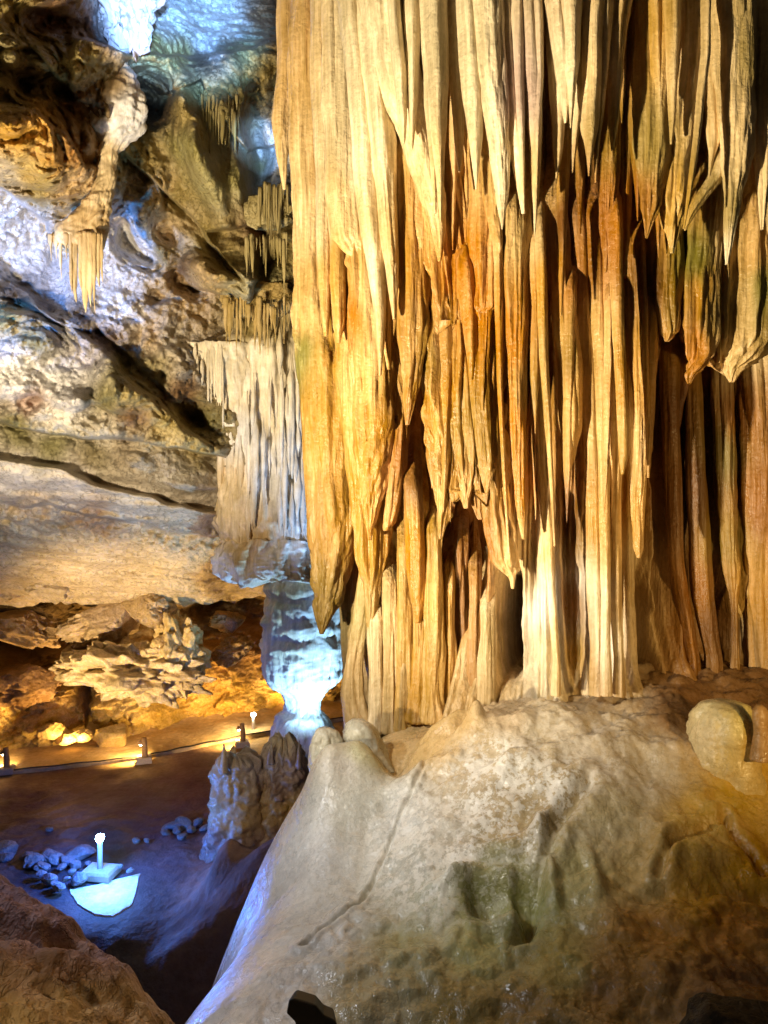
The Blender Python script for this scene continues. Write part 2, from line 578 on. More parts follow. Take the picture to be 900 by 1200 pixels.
pgc = PIG_COL(core, 5, .25)
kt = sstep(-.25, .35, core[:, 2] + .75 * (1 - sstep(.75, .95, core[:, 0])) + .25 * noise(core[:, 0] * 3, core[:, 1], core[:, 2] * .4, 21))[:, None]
pgc = pgc * (1 - kt * (1 - np.array((.70, .50, .28, 1))))  # recessed trunk darkened: shade and brown streaks both put into the colour
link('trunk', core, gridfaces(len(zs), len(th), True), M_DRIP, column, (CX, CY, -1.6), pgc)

# draperies and stalactites read off the photograph: (layer offset, depth ratio, flute, rows of (y, left, right))
T0 = -220
HANG = [
    # left edge and the two long lower draperies
    (-.05, .8, .012, [(T0, 326, 352), (60, 324, 350), (140, 318, 342), (190, 325, 338), (222, 331, 335)]),
    (-.28, .9, .014, [(T0, 342, 392), (100, 339, 385), (220, 341, 388), (320, 343, 398), (400, 345, 410), (500, 353, 420), (600, 359, 425), (660, 363, 415), (700, 367, 402), (725, 371, 388), (743, 375, 379)]),
    (-.42, 1.0, .006, [(300, 344, 356), (400, 346, 358), (500, 353, 364), (600, 359, 371), (700, 368, 376), (738, 373, 377)]),
    (-.16, .8, .014, [(150, 385, 432), (300, 388, 440), (420, 392, 448), (540, 403, 458), (620, 414, 456), (680, 424, 450), (720, 428, 442), (746, 431, 436)]),
    (-.50, .9, .008, [(T0, 346, 366), (100, 349, 369), (250, 352, 372), (340, 356, 376), (385, 361, 376), (396, 364, 371)]),
    (-.54, .9, .008, [(T0, 368, 386), (100, 367, 388), (200, 371, 390), (300, 372, 388), (370, 375, 388), (394, 379, 385)]),
    (-.50, .8, .01, [(T0, 386, 404), (250, 386, 404), (340, 386, 407), (380, 389, 406), (402, 394, 400)]),
    (-.56, 1.0, .006, [(T0, 376, 396), (60, 379, 398), (140, 382, 402), (165, 385, 405), (176, 389, 404), (184, 397, 406)]),
    (-.44, .5, .006, [(T0, 380, 420), (150, 383, 424), (240, 384, 428), (280, 388, 432), (296, 402, 434), (310, 424, 434), (316, 430, 434)]),
    # the long pale strip and its neighbours
    (-.62, 1.0, .006, [(T0, 394, 416), (0, 400, 424), (120, 412, 434), (220, 419, 444), (300, 430, 452), (360, 436, 453), (400, 440, 451), (440, 444, 447)]),
    (-.30, .8, .012, [(200, 408, 446), (330, 407, 452), (430, 411, 470), (500, 414, 468), (545, 416, 458), (585, 421, 449), (610, 426, 443), (619, 429, 438)]),
    (-.35, .9, .006, [(250, 446, 462), (380, 448, 460), (415, 451, 459), (433, 454, 457)]),
    (-.55, 1.1, .006, [(T0, 412, 440), (50, 424, 450), (170, 438, 462), (260, 446, 466), (330, 454, 468), (374, 460, 464)]),
    (-.35, .8, .010, [(150, 455, 500), (300, 462, 503), (380, 466, 504), (440, 470, 496), (480, 472, 486), (498, 475, 480)]),
    (-.62, 1.0, .008, [(T0, 420, 470), (0, 428, 470), (100, 448, 490), (180, 478, 512), (230, 494, 524), (270, 505, 524), (306, 513, 517)]),
    (-.66, 1.2, .005, [(T0, 448, 466), (0, 454, 468), (90, 462, 476), (140, 468, 478), (168, 472, 475)]),
    (-.66, 1.2, .005, [(T0, 474, 492), (0, 476, 492), (100, 477, 490), (150, 479, 487), (175, 482, 484)]),
    (-.60, 1.2, .005, [(T0, 492, 506), (0, 494, 506), (120, 498, 510), (190, 504, 512), (250, 508, 512)]),
    (-.66, 1.1, .005, [(T0, 498, 522), (0, 500, 522), (100, 503, 524), (170, 507, 522), (225, 512, 520), (260, 515, 518)]),
    (-.55, 1.2, .006, [(T0, 520, 542), (0, 523, 541), (100, 527, 543), (170, 532, 544), (201, 537, 540)]),
    (-.62, 1.1, .006, [(T0, 534, 556), (0, 538, 560), (100, 543, 566), (160, 548, 566), (200, 554, 562), (222, 557, 559)]),
    (-.70, 1.1, .007, [(T0, 550, 586), (0, 555, 588), (90, 563, 594), (170, 574, 596), (220, 581, 596), (250, 585, 592), (269, 588, 589)]),
    (-.60, 1.2, .005, [(T0, 582, 600), (0, 584, 602), (120, 592, 606), (200, 602, 614), (250, 611, 616)]),
    (-.55, 1.2, .005, [(T0, 596, 612), (0, 600, 613), (130, 605, 614), (200, 609, 616), (249, 613, 615)]),
    (-.64, 1.2, .006, [(T0, 606, 626), (0, 609, 628), (110, 617, 634), (180, 621, 635), (240, 624, 631), (278, 626, 627)]),
    (-.58, 1.2, .005, [(T0, 620, 634), (0, 624, 636), (90, 628, 637), (150, 626, 634), (215, 628, 630)]),
    (-.60, 1.1, .006, [(T0, 634, 656), (0, 638, 660), (80, 650, 669), (120, 656, 668), (144, 661, 664)]),
    (-.55, 1.1, .006, [(T0, 630, 650), (40, 640, 656), (120, 645, 664), (180, 649, 659), (209, 651, 653)]),
    (-.62, 1.1, .006, [(T0, 654, 678), (0, 658, 680), (80, 663, 678), (130, 667, 672), (150, 668, 670)]),
    (-.50, 1.2, .005, [(T0, 672, 690), (0, 676, 692), (100, 674, 686), (160, 669, 678), (202, 670, 672)]),
    (-.62, 1.1, .007, [(T0, 684, 706), (0, 688, 708), (90, 684, 706), (150, 682, 702), (190, 687, 694), (206, 689, 691)]),
    (-.52, 1.2, .005, [(T0, 700, 718), (0, 702, 718), (100, 699, 710), (170, 696, 702), (214, 697, 699)]),
    (-.60, 1.0, .007, [(T0, 708, 738), (0, 712, 738), (90, 712, 730), (140, 712, 726), (176, 716, 719)]),
    (-.30, 1.0, .008, [(0, 668, 692), (160, 670, 690), (220, 674, 686), (274, 679, 681)]),
    (-.28, .9, .010, [(60, 700, 730), (180, 702, 728), (260, 704, 720), (319, 708, 712)]),
    (-.20, .9, .010, [(60, 722, 744), (200, 722, 742), (280, 726, 738), (325, 729, 732)]),
    (-.30, .8, .006, [(140, 655, 672), (220, 652, 668), (300, 654, 664), (370, 656, 659)]),
    # right hand group
    (-.48, 1.0, .006, [(T0, 752, 774), (0, 756, 776), (80, 762, 778), (147, 772, 775)]),
    (-.50, 1.0, .006, [(T0, 776, 796), (0, 780, 798), (90, 782, 794), (140, 784, 792), (169, 785, 788)]),
    (-.40, .7, .012, [(T0, 742, 790), (60, 746, 790), (180, 748, 784), (240, 752, 778), (262, 755, 766), (279, 756, 759)]),
    (-.46, .8, .012, [(T0, 790, 832), (60, 790, 824), (150, 778, 816), (230, 772, 806), (268, 778, 799), (297, 785, 790)]),
    (-.54, 1.0, .004, [(T0, 822, 832), (60, 822, 832), (160, 812, 820), (230, 804, 811), (268, 800, 803)]),
    (-.42, .9, .010, [(T0, 818, 836), (80, 826, 840), (160, 828, 844), (210, 829, 832)]),
    (-.60, .8, .008, [(T0, 834, 878), (0, 836, 878), (100, 842, 880), (180, 848, 878), (235, 850, 868), (285, 849, 860), (310, 850, 853)]),
    (-.50, .8, .008, [(T0, 874, 905), (0, 876, 908), (130, 880, 904), (220, 886, 902), (269, 891, 895)]),
    (-.55, .8, .008, [(T0, 896, 935), (0, 898, 936), (200, 900, 936), (320, 905, 930), (360, 914, 918)]),
    (-.40, .8, .010, [(T0, 935, 985), (100, 936, 990), (260, 945, 985), (340, 962, 968)]),
    (-.38, .9, .008, [(170, 844, 862), (210, 828, 850), (232, 812, 830), (252, 803, 815), (270, 801, 804)]),
    (-.20, .6, .016, [(220, 806, 850), (300, 802, 846), (380, 798, 844), (420, 804, 836), (440, 800, 814), (450, 805, 809)]),
    (-.22, .7, .016, [(220, 866, 900), (280, 856, 905), (350, 850, 908), (400, 846, 903), (425, 846, 882), (434, 848, 866)]),
    (-.12, .35, .020, [(190, 806, 900), (260, 800, 908), (340, 795, 914), (395, 794, 914), (415, 806, 900), (428, 826, 882)]),
    (-.30, .8, .012, [(T0, 880, 960), (60, 882, 960), (160, 888, 958), (240, 896, 950), (300, 915, 930)]),
    (-.16, .7, .012, [(T0, 736, 800), (60, 738, 800), (150, 742, 796), (220, 752, 780), (250, 762, 770)]),
    (-.14, .7, .012, [(T0, 812, 890), (60, 812, 890), (150, 818, 884), (230, 830, 870), (262, 846, 856)]),
    (-.10, .6, .012, [(200, 836, 850), (300, 836, 852), (380, 838, 848), (425, 840, 845)]),
    (-.14, .7, .012, [(240, 772, 804), (340, 768, 802), (390, 774, 796), (400, 778, 784)]),
    (-.05, .8, .012, [(240, 752, 775), (400, 750, 770), (520, 752, 764), (560, 756, 760)]),
    # orange second row in the middle
    (-.20, .8, .012, [(60, 500, 545), (200, 512, 552), (300, 534, 560), (350, 545, 562), (389, 548, 551)]),
    (-.26, .8, .012, [(100, 540, 585), (220, 548, 590), (310, 552, 584), (360, 556, 582), (376, 562, 568)]),
    (-.30, .9, .008, [(180, 562, 590), (250, 568, 592), (290, 578, 590), (304, 583, 586)]),
    (-.15, .9, .012, [(200, 530, 558), (320, 538, 560), (370, 544, 556), (392, 549, 552)]),
    (-.18, .7, .010, [(180, 488, 532), (300, 496, 530), (350, 500, 526), (410, 508, 520), (433, 511, 514)]),
    (-.22, .8, .006, [(300, 532, 556), (370, 540, 562), (420, 546, 560), (445, 551, 554)]),
    (-.20, .9, .008, [(300, 556, 584), (400, 559, 576), (455, 561, 572), (481, 564, 568)]),
    # the big folded drapery over the dark hollow
    (-.10, .7, .012, [(360, 492, 530), (420, 492, 530), (500, 499, 540), (560, 504, 534), (600, 510, 526), (632, 514, 518)]),
    (-.08, .7, .014, [(350, 520, 556), (440, 526, 562), (520, 534, 566), (560, 538, 562), (582, 541, 552)]),
    (-.14, .7, .010, [(340, 540, 580), (440, 548, 582), (520, 556, 585), (550, 560, 583), (564, 564, 576)]),
    (.02, .7, .012, [(480, 536, 566), (560, 545, 567), (595, 552, 568), (609, 560, 567)]),
    (.06, .7, .012, [(540, 560, 590), (620, 566, 602), (660, 574, 606), (676, 596, 606)]),
    (-.02, .8, .012, [(480, 455, 484), (560, 452, 478), (610, 448, 466), (622, 450, 456)]),
    (.05, .8, .012, [(560, 470, 496), (640, 474, 500), (700, 478, 500), (730, 486, 492)]),
    # broad fused curtains with jagged hems
    (-.20, .22, .030, [(T0, 343, 400), (200, 343, 404), (360, 346, 410), (396, 349, 410), (402, 352, 408)], 1),
    (-.34, .22, .026, [(T0, 378, 432), (150, 380, 430), (270, 386, 434), (296, 392, 434)], 1),
    (-.22, .25, .034, [(60, 396, 474), (250, 398, 472), (400, 406, 470), (480, 412, 470), (500, 416, 468)], 1),
    (-.24, .25, .034, [(T0, 455, 560), (100, 470, 560), (240, 488, 562), (350, 502, 566), (376, 508, 562)], 1),
    (-.06, .25, .034, [(330, 488, 592), (450, 494, 592), (540, 503, 590), (575, 512, 586)], 1),
    # long ridges running down to the base
    (-.26, 1.0, .005, [(220, 572, 590), (330, 578, 590), (440, 581, 590), (560, 588, 594), (648, 595, 598)]),
    (-.22, .8, .010, [(240, 586, 620), (400, 590, 618), (540, 596, 618), (600, 604, 618), (632, 611, 615)]),
    (-.14, .9, .008, [(240, 612, 636), (400, 616, 640), (560, 628, 648), (700, 640, 652), (790, 646, 656)]),
    (-.20, 1.0, .005, [(260, 626, 640), (420, 632, 643), (520, 640, 648), (640, 648, 652)]),
    (-.12, .8, .010, [(240, 636, 662), (420, 650, 682), (500, 654, 682), (536, 660, 676), (548, 666, 670)]),
    (-.18, .9, .008, [(240, 664, 690), (420, 678, 700), (560, 684, 706), (680, 688, 708), (760, 694, 706)]),
    (-.20, .9, .006, [(240, 686, 704), (420, 694, 710), (560, 700, 714), (700, 704, 716)]),
    (-.14, .9, .008, [(280, 704, 726), (450, 708, 728), (600, 712, 730), (720, 714, 730), (790, 718, 732)]),
    (-.28, .9, .006, [(240, 708, 730), (380, 716, 732), (480, 722, 737), (535, 724, 737), (556, 727, 732)]),
    (-.06, .8, .010, [(280, 728, 762), (480, 736, 762), (600, 738, 758), (640, 742, 756)]),
    (-.10, .9, .006, [(280, 744, 756), (440, 752, 760), (500, 756, 764), (560, 758, 762)]),
    (.28, .9, .012, [(380, 772, 796), (520, 776, 798), (660, 782, 802), (800, 800, 822)]),
    (.26, .9, .012, [(400, 802, 820), (560, 804, 830), (700, 812, 836), (805, 826, 846)]),
    (.22, .8, .012, [(420, 830, 862), (560, 836, 864), (660, 846, 868), (720, 856, 864)]),
    (.12, .8, .014, [(380, 862, 915), (560, 866, 918), (700, 872, 920), (800, 878, 925)]),
]
rnd = random.Random(11)
k = 0
for (off, ratio, fl, rows, *broad) in HANG:
    wmax = max(r[2] - r[1] for r in rows)
    em = None
    tier = off > -.36
    if rows[0][0] > T0:
        y_, a_, b_ = rows[0]
        c_ = (a_ + b_) / 2
        rows = [(y_ - 110, c_ - (b_ - a_) * .36, c_ + (b_ - a_) * .36)] + rows
        em = (130, .75 if tier else .45)
    elif off < -.4:                      # thick at the root, drawn out to the tip
        yt = rows[-1][0]
        rows = [(y, (a + b) / 2 - (b - a) / 2 * (1 + .42 * sstep(yt, yt - 260, y)), (a + b) / 2 + (b - a) / 2 * (1 + .30 * sstep(yt, yt - 260, y))) for (y, a, b) in rows]
        k2 = .06 * math.sin(k * 2.4)
        off = off + k2
    yl, al, bl_ = rows[-1]
    if yl >= 700 and bl_ - al > 6:        # reaches the mound
        rows = rows[:-1] + [(min(yl, 770), al, bl_), (815, al - 2, bl_ + 2)]
        off = off + .14
    elif bl_ - al > 8 and yl < 700 and not broad:
        rows = rows + [(yl + 14, (al + bl_) / 2 - 2, (al + bl_) / 2 + 2)]
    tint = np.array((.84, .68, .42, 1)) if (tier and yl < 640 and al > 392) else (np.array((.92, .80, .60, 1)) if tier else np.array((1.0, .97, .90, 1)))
    name = 'drapery' if wmax > 34 else 'stalactite'
    k += 1
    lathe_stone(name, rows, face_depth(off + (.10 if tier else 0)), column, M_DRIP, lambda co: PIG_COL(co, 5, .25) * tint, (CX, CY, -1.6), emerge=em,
                ratio=ratio * 1.15, flute=fl * (2.4 if wmax > 26 else 1.6), fscale=13 if wmax > 26 else 10, seed=k, nth=150 if broad else (84 if wmax > 26 else 36), step=3.0 if broad else 4.0, tip=not broad, ragged=(0, .2) if broad else (0, 0),
                sect=1.75 if wmax > 34 else 1.42, vfreq=.05)
# thinner ones between and behind, as the rows stand behind one another
for i in range(64):
    if i < 40:
        x = rnd.choice((rnd.uniform(345, 600), rnd.uniform(345, 600), rnd.uniform(720, 960))); y0, y1 = T0, rnd.uniform(120, 330); off = rnd.uniform(-.34, -.1); wd = rnd.uniform(7, 15)
    else:
        x = rnd.uniform(470, 760); y0, y1 = rnd.uniform(120, 240), rnd.uniform(360, 620); off = rnd.uniform(-.08, .12); wd = rnd.uniform(7, 14)
    lean = rnd.uniform(-6, 10) * (1 if x < 640 else -.6)
    k += 1
    rows = [(y0, x - wd - lean * .5, x + wd - lean * .5), (y0 * .5 + y1 * .5, x - wd * .85 + lean * .2, x + wd * .85 + lean * .2),
            (y1 * .8 + y0 * .2, x - wd * .55 + lean * .6, x + wd * .55 + lean * .6), (y1, x - .5 + lean, x + .5 + lean)]
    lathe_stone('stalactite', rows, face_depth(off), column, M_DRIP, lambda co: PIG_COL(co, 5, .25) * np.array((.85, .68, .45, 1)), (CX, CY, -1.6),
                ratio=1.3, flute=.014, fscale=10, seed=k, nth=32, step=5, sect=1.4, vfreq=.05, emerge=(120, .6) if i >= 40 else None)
# ribs running down the low centre of the trunk, coloured darker the deeper they sit
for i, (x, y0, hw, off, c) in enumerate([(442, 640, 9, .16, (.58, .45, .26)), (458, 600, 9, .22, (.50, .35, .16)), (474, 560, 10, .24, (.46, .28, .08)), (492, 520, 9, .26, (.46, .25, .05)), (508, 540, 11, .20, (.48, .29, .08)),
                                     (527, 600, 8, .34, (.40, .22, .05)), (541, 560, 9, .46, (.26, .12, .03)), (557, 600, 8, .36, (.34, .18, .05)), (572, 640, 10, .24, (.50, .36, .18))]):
    k += 1
    hy = 812 if x > 540 else (822 if x > 480 else 834)
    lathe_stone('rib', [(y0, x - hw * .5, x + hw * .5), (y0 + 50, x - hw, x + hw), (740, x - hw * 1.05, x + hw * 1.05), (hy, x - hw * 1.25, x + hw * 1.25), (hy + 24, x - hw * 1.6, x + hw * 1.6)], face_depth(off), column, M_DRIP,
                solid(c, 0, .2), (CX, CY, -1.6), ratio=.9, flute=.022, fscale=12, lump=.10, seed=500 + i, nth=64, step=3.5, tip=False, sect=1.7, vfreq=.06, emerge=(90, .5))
# foot buttress on the left where the column runs out into the mound
for rows, dp in [([(600, 430, 448), (700, 418, 440), (780, 402, 424), (815, 396, 428), (850, 404, 440), (900, 404, 450)], 5.75)]:
    k += 1
    lathe_stone('buttress', rows, dp, column, M_DRIP, lambda co: PIG_COL(co, 5, .25), (CX, CY, -1.6), ratio=.7, flute=.02, seed=k, tip=False, nth=48)


# ================================================================== THE FLOWSTONE MOUND
def W(px, py, Y):
    return P(px, py, Y)


mp_ = [W(700, 805, 5.25), W(900, 795, 5.25), W(560, 840, 5.35), W(450, 875, 5.4), W(1100, 800, 5.4),
       W(640, 830, 4.9), W(800, 822, 4.9), W(540, 862, 4.95), W(470, 905, 4.95), W(600, 890, 4.55), W(800, 885, 4.5), W(1000, 890, 4.5),
       W(620, 950, 4.22), W(800, 950, 4.18), W(600, 1010, 3.95), W(800, 1010, 3.85), W(450, 1010, 4.25), W(1000, 1010, 3.9), W(600, 1100, 3.5), W(800, 1100, 3.4),
       W(400, 1100, 3.75), W(500, 1180, 3.2), W(650, 1200, 3.05), W(330, 1150, 3.5), W(850, 1200, 2.95), W(400, 890, 5.0), W(355, 980, 4.6), W(292, 1080, 4.1), W(205, 1190, 3.65),
       (1.0, 1.6, -2.75), (-1.0, 1.6, -3.0), (2.5, 1.6, -2.7), (4.5, 4, -1.6), (4.5, 2, -2.4), (1.75, 6.5, -1.2), (-.2, 6.4, -1.75), (4.0, 6.5, -1.2)]
tps_m = TPS(mp_, 1.0, 2e-3)
gx = np.concatenate([np.arange(-3.2, 2.9, .0125), np.arange(2.9, 5.2, .05)])
gy = np.concatenate([np.arange(.8, 2.6, .05), np.arange(2.6, 5.7, .0125), np.arange(5.7, 8.2, .05)])
GX, GY = np.meshgrid(gx, gy)
GZ = tps_m(GX, GY)
sm = np.maximum(GY - 3.6, -1.2)
edge = np.interp(GY, [2.4, 3.6, 4.4, 4.8, 5.1, 5.4, 6.0, 8.2], [-1.95, -1.13, -.58, -.50, -.46, -.25, .1, .3]) + .05 * noise(GY * 1.6, GY * 0, GY * 0, 31)
dd = np.maximum(edge + .30 - GX, 0)
GZ = GZ - 1.15 * dd ** 2 * (dd < .8) - (dd >= .8) * (1.15 * .64 + 1.84 * (dd - .8) + .6 * (dd - .8) ** 2)
for (px, py, Y, rx, ry, h, p) in [
        (378, 880, 4.95, .13, .20, .17, 1), (420, 872, 5.0, .12, .2, .10, 1), (556, 852, 4.95, .05, .09, .13, 1), (535, 845, 5.15, .2, .08, .10, 1), (640, 850, 4.8, .35, .12, .08, 1), (720, 848, 4.6, .22, .1, .07, 1), (470, 880, 5.1, .12, .18, -.16, 1),
        (500, 905, 4.75, .22, .10, .08, 1), (600, 905, 4.5, .16, .07, .05, 1), (455, 930, 4.6, .07, .3, -.04, 1), (572, 1045, 3.8, .09, .11, -.17, 1), (618, 1060, 3.75, .05, .16, -.15, 1),
        (545, 1020, 3.92, .22, .05, .09, 1), (600, 990, 4.05, .3, .06, .07, 1), (640, 1020, 3.9, .05, .22, .07, 1), (700, 1040, 3.75, .05, .22, .05, 1), (590, 1090, 3.55, .1, .08, -.08, 1),
        (820, 985, 3.9, .22, .05, .06, 1), (850, 1030, 3.7, .3, .05, -.06, 1), (780, 1000, 3.9, .06, .15, .05, 1), (380, 960, 4.6, .16, .4, .06, 1), (430, 970, 4.4, .06, .3, -.03, 1),
        (660, 920, 4.35, .25, .1, .06, 1), (500, 990, 4.2, .16, .25, .06, 1), (480, 1130, 3.5, .3, .1, .05, 1), (860, 905, 4.4, .3, .15, -.04, 1)]:
    X0, Y0, _ = P(px, py, Y)
    wxx = .05 * noise(GX * 5, GY * 5, 0 * GX + px, 41)
    q = ((GX + wxx - X0) / rx) ** 2 + ((GY - wxx - Y0) / ry) ** 2
    GZ = GZ + h * np.exp(-q ** p)
# winding cracks
for pts, dep, wid in [([(500, 900, 4.8), (468, 950, 4.5), (440, 1010, 4.2), (420, 1060, 4.0), (385, 1090, 3.85), (350, 1120, 3.7)], .035, .013),
                      ([(690, 930, 4.3), (650, 980, 4.1), (635, 1040, 3.85), (610, 1100, 3.55)], .06, .03),
                      ([(850, 960, 4.1), (790, 990, 3.95), (770, 1030, 3.8)], .05, .02), ([(850, 960, 4.1), (890, 1010, 3.8)], .05, .02)]:
    pl = np.array([P(*q)[:2] for q in pts])
    wn = .05 * noise(GX * 4, GY * 4, 0 * GX, 43) + .02 * noise(GX * 14, GY * 14, 0 * GX, 44)
    best = np.full(GX.shape, 9.0)
    for a, b in zip(pl[:-1], pl[1:]):
        ab = b - a
        t = np.clip(((GX + wn - a[0]) * ab[0] + (GY + wn - a[1]) * ab[1]) / (ab @ ab), 0, 1)
        best = np.minimum(best, np.hypot(GX + wn - a[0] - t * ab[0], GY + wn - a[1] - t * ab[1]))
    GZ = GZ - dep * np.exp(-(best / wid) ** 2) + dep * .5 * np.exp(-((best - wid * 2.6) / (wid * 1.5)) ** 2)
rough_m = sstep(-.05, .5, GX - edge - .3)
GZ = GZ + .10 * fbm(GX * .9, GY * .9, GX * 0, 2, 51) + .030 * fbm(GX * 3.2, GY * 3.2, GX * 0 + 4, 3, 52) * (.35 + rough_m)
GZ = GZ + rough_m * ((.05 + .05 * sstep(4.3, 4.8, GY)) * (billow(GX * 2.1 + 3, GY * 3.2, GX * 0, 3, 57) - .45) + .034 * (billow(GX * 6, GY * 6, GX * 0, 4, 53) - .45) + .006 * fbm(GX * 30, GY * 30, GX * 0, 3, 54))
GZ = np.maximum(GZ, -5.2)
PIG_M = Pigment([  # darker low edge: light falloff put into the colours
    (400, 900, GREY), (340, 1000, (.50, .50, .49)), (300, 1090, (.50, .50, .49)), (230, 1170, (.48, .47, .46)), (380, 1000, (.50, .49, .47)), (370, 1100, (.46, .45, .42)), (420, 940, (.44, .43, .38)), (300, 1160, (.48, .46, .44)),
    (430, 890, (.40, .38, .24)), (470, 870, TAN), (500, 870, TAN), (540, 840, TAN), (600, 830, (.46, .35, .22)), (700, 820, (.34, .25, .15)), (800, 820, BROWN), (880, 815, BROWN),
    (640, 850, (.46, .38, .26), .25), (600, 900, (.44, .36, .24), .9), (660, 920, (.42, .33, .2), .9), (560, 930, (.44, .36, .25), .9), (530, 980, (.44, .40, .33), .8), (600, 960, (.38, .29, .16), .6),
    (480, 1010, (.42, .41, .36), .6), (500, 1050, (.38, .38, .30), .5), (470, 950, (.46, .45, .42), .7), (700, 880, (.48, .39, .27), .3), (760, 900, (.46, .38, .26), .1), (720, 960, (.40, .32, .17), .05),
    (560, 1060, (.20, .20, .08), .2), (620, 1060, (.22, .22, .08), .1), (590, 1020, (.26, .25, .12), .3), (680, 1030, (.34, .30, .14)), (560, 1120, (.34, .32, .13)), (480, 1120, (.34, .31, .16)), (650, 1120, (.28, .23, .07)),
    (740, 1020, (.42, .30, .12)), (820, 960, (.54, .34, .07)), (880, 930, (.58, .36, .06)), (880, 1020, (.54, .28, .03)), (800, 1040, (.48, .26, .04)), (850, 1080, (.42, .19, .03)), (750, 1090, (.36, .18, .04)), (700, 1150, (.20, .11, .03)), (850, 1160, (.16, .08, .03)),
    (550, 1180, (.24, .18, .06)), (420, 1170, (.32, .27, .15)), (620, 1180, (.2, .13, .04))], 3.6, 22.0)
co = np.stack([GX, GY, GZ], -1).reshape(-1, 3)
mound = link('flowstone_mound', co, gridfaces(len(gy), len(gx)), M_MOUND, None, (1.0, 3.5, -4.4), PIG_M(co) * np.array((1.12, 1.11, 1.08, 1.0)))
tag(mound, 'broad pale flowstone mound with white crust, sloping down from the foot of the fluted column', 'flowstone mound')


def surf_z(x, y):
    i = int(np.clip(np.searchsorted(gx, x), 1, len(gx) - 1)); j = int(np.clip(np.searchsorted(gy, y), 1, len(gy) - 1))
    return float(GZ[j, i])


# knobs of dripstone on the mound's upper corner
for nm, rows, Y in [('knob', [(853, 374, 388), (857, 366, 396), (866, 362, 401), (880, 360, 406), (900, 360, 412), (920, 362, 416)], 5.0),
                    ('knob', [(843, 410, 426), (848, 403, 434), (860, 399, 442), (880, 396, 450), (900, 394, 460)], 5.05)]:
    lathe_stone(nm, rows, Y, mound, M_MOUND, lambda c: np.tile((.44, .41, .32, 0), (len(c), 1)), (1.0, 3.5, -4.4), ratio=.9, flute=.02, fscale=5, lump=.22, seed=len(nm) + rows[0][0], tip=False, step=1.5, nth=72, crag=.05)


def rock(name, c, size, mat, pig, seed=0, crag=.22, sharp=1.0, res=40, parent=None, flat=.0, freq=1.6, rot=0):
    """a stone: a displaced ellipsoid, ridged or rounded, centred on c"""
    nu, nv_ = res * 2, res
    u = np.linspace(0, 2 * np.pi, nu, endpoint=False); v = np.linspace(.0, np.pi, nv_)
    U, V = np.meshgrid(u, v)
    n = np.stack([np.cos(U) * np.sin(V), np.sin(U) * np.sin(V), np.cos(V)], -1)
    s = seed * 4.31
    d = 1 + crag * (fbm(n[..., 0] * freq + s, n[..., 1] * freq, n[..., 2] * freq, 3, seed % 9)
                    + sharp * (ridged(n[..., 0] * freq * 1.7 + s, n[..., 1] * freq * 1.7, n[..., 2] * freq * 1.7, 4, 5) * .5 - .5))
    # broken faces: cut by planes
    rg = random.Random(seed)
    p = n * d[..., None]
    for _ in range(int(9 * sharp - 3) if sharp < .4 else int(9 * sharp)):
        a = np.array([rg.gauss(0, 1), rg.gauss(0, 1), rg.gauss(0, 1)]); a /= np.linalg.norm(a)
        h = rg.uniform(.62, .9)
        e = np.maximum(p @ a - h, 0)
        p = p - (e * .9)[..., None] * a
    cr, sr = math.cos(rot), math.sin(rot)
    p = p * np.asarray(size)
    q = p.copy()
    q[..., 0] = p[..., 0] * cr - p[..., 2] * sr
    q[..., 2] = p[..., 0] * sr + p[..., 2] * cr
    fine = .02 * min(size) * fbm(q[..., 0] * 9, q[..., 1] * 9, q[..., 2] * 9, 3, 6)
    q = q + n * fine[..., None]
    if flat:
        q[..., 2] = np.maximum(q[..., 2], -flat * size[2])
    co = (q + np.asarray(c)).reshape(-1, 3)
    pg = pig(co) if callable(pig) else pig
    return link(name, co, gridfaces(nv_, nu, True), mat, parent, tuple(c), pg, res > 12)


# round pale stone and its small neighbour on the right
o = lathe_stone('boulder', [(822, 836, 866), (826, 826, 878), (836, 818, 885), (855, 813, 888), (878, 811, 889), (905, 808, 893), (940, 798, 902)], 4.3, None, M_MOUND,
                lambda c: Pigment([(830, 860, (.72, .58, .34)), (850, 850, (.70, .58, .32)), (868, 850, (.56, .48, .16)), (850, 890, (.62, .46, .18)), (880, 870, GOLD)], 3, 8)(c), P(850, 900, 4.5),
                ratio=.9, flute=.02, fscale=5, lump=.13, seed=3, tip=False, step=1.2, nth=72, crag=.05)
tag(o, 'rounded cream and yellow-green dripstone boulder standing on the mound, at its right edge', 'boulder')
o = lathe_stone('stalagmite', [(826, 886, 894), (830, 882, 899), (842, 881, 902), (860, 882, 904), (890, 878, 906)], 4.25, None, M_MOUND, solid((.46, .27, .11)), P(895, 880, 4.45),
                ratio=.9, flute=.01, seed=9, tip=False, step=1.5, nth=32)
tag(o, 'short orange-brown stalagmite stub beside the rounded cream boulder', 'stalagmite')

# black angular block of unknown kind at the lower edge
bk = plain('matte_black', (.014, .013, .012), .55)
out = [(335, 1188), (338, 1172), (343, 1170), (369, 1178), (380, 1191), (394, 1197), (397, 1210), (372, 1216), (349, 1214), (345, 1198)]
Yb = 2.85
v = []
for dy in (0, .07):
    for i, (x, y) in enumerate(out):
        s = 1 - .18 * (dy > 0)
        X, _, Z = P(366 + (x - 366) * s, 1185 + (y - 1185) * s, Yb)
        v.append((X, Yb + dy, Z))
n = len(out)
fc = [tuple(range(n))[::-1], tuple(range(n, 2 * n))] + [(i, (i + 1) % n, n + (i + 1) % n, n + i) for i in range(n)]
o = link('black_block', v, fc, bk, None, P(366, 1205, 2.95), None, False)
bm_ = o.modifiers.new('bevel', 'BEVEL'); bm_.width = .008; bm_.segments = 2
tag(o, 'small jet black angular block lying on the mound at the bottom edge of the view', 'block')
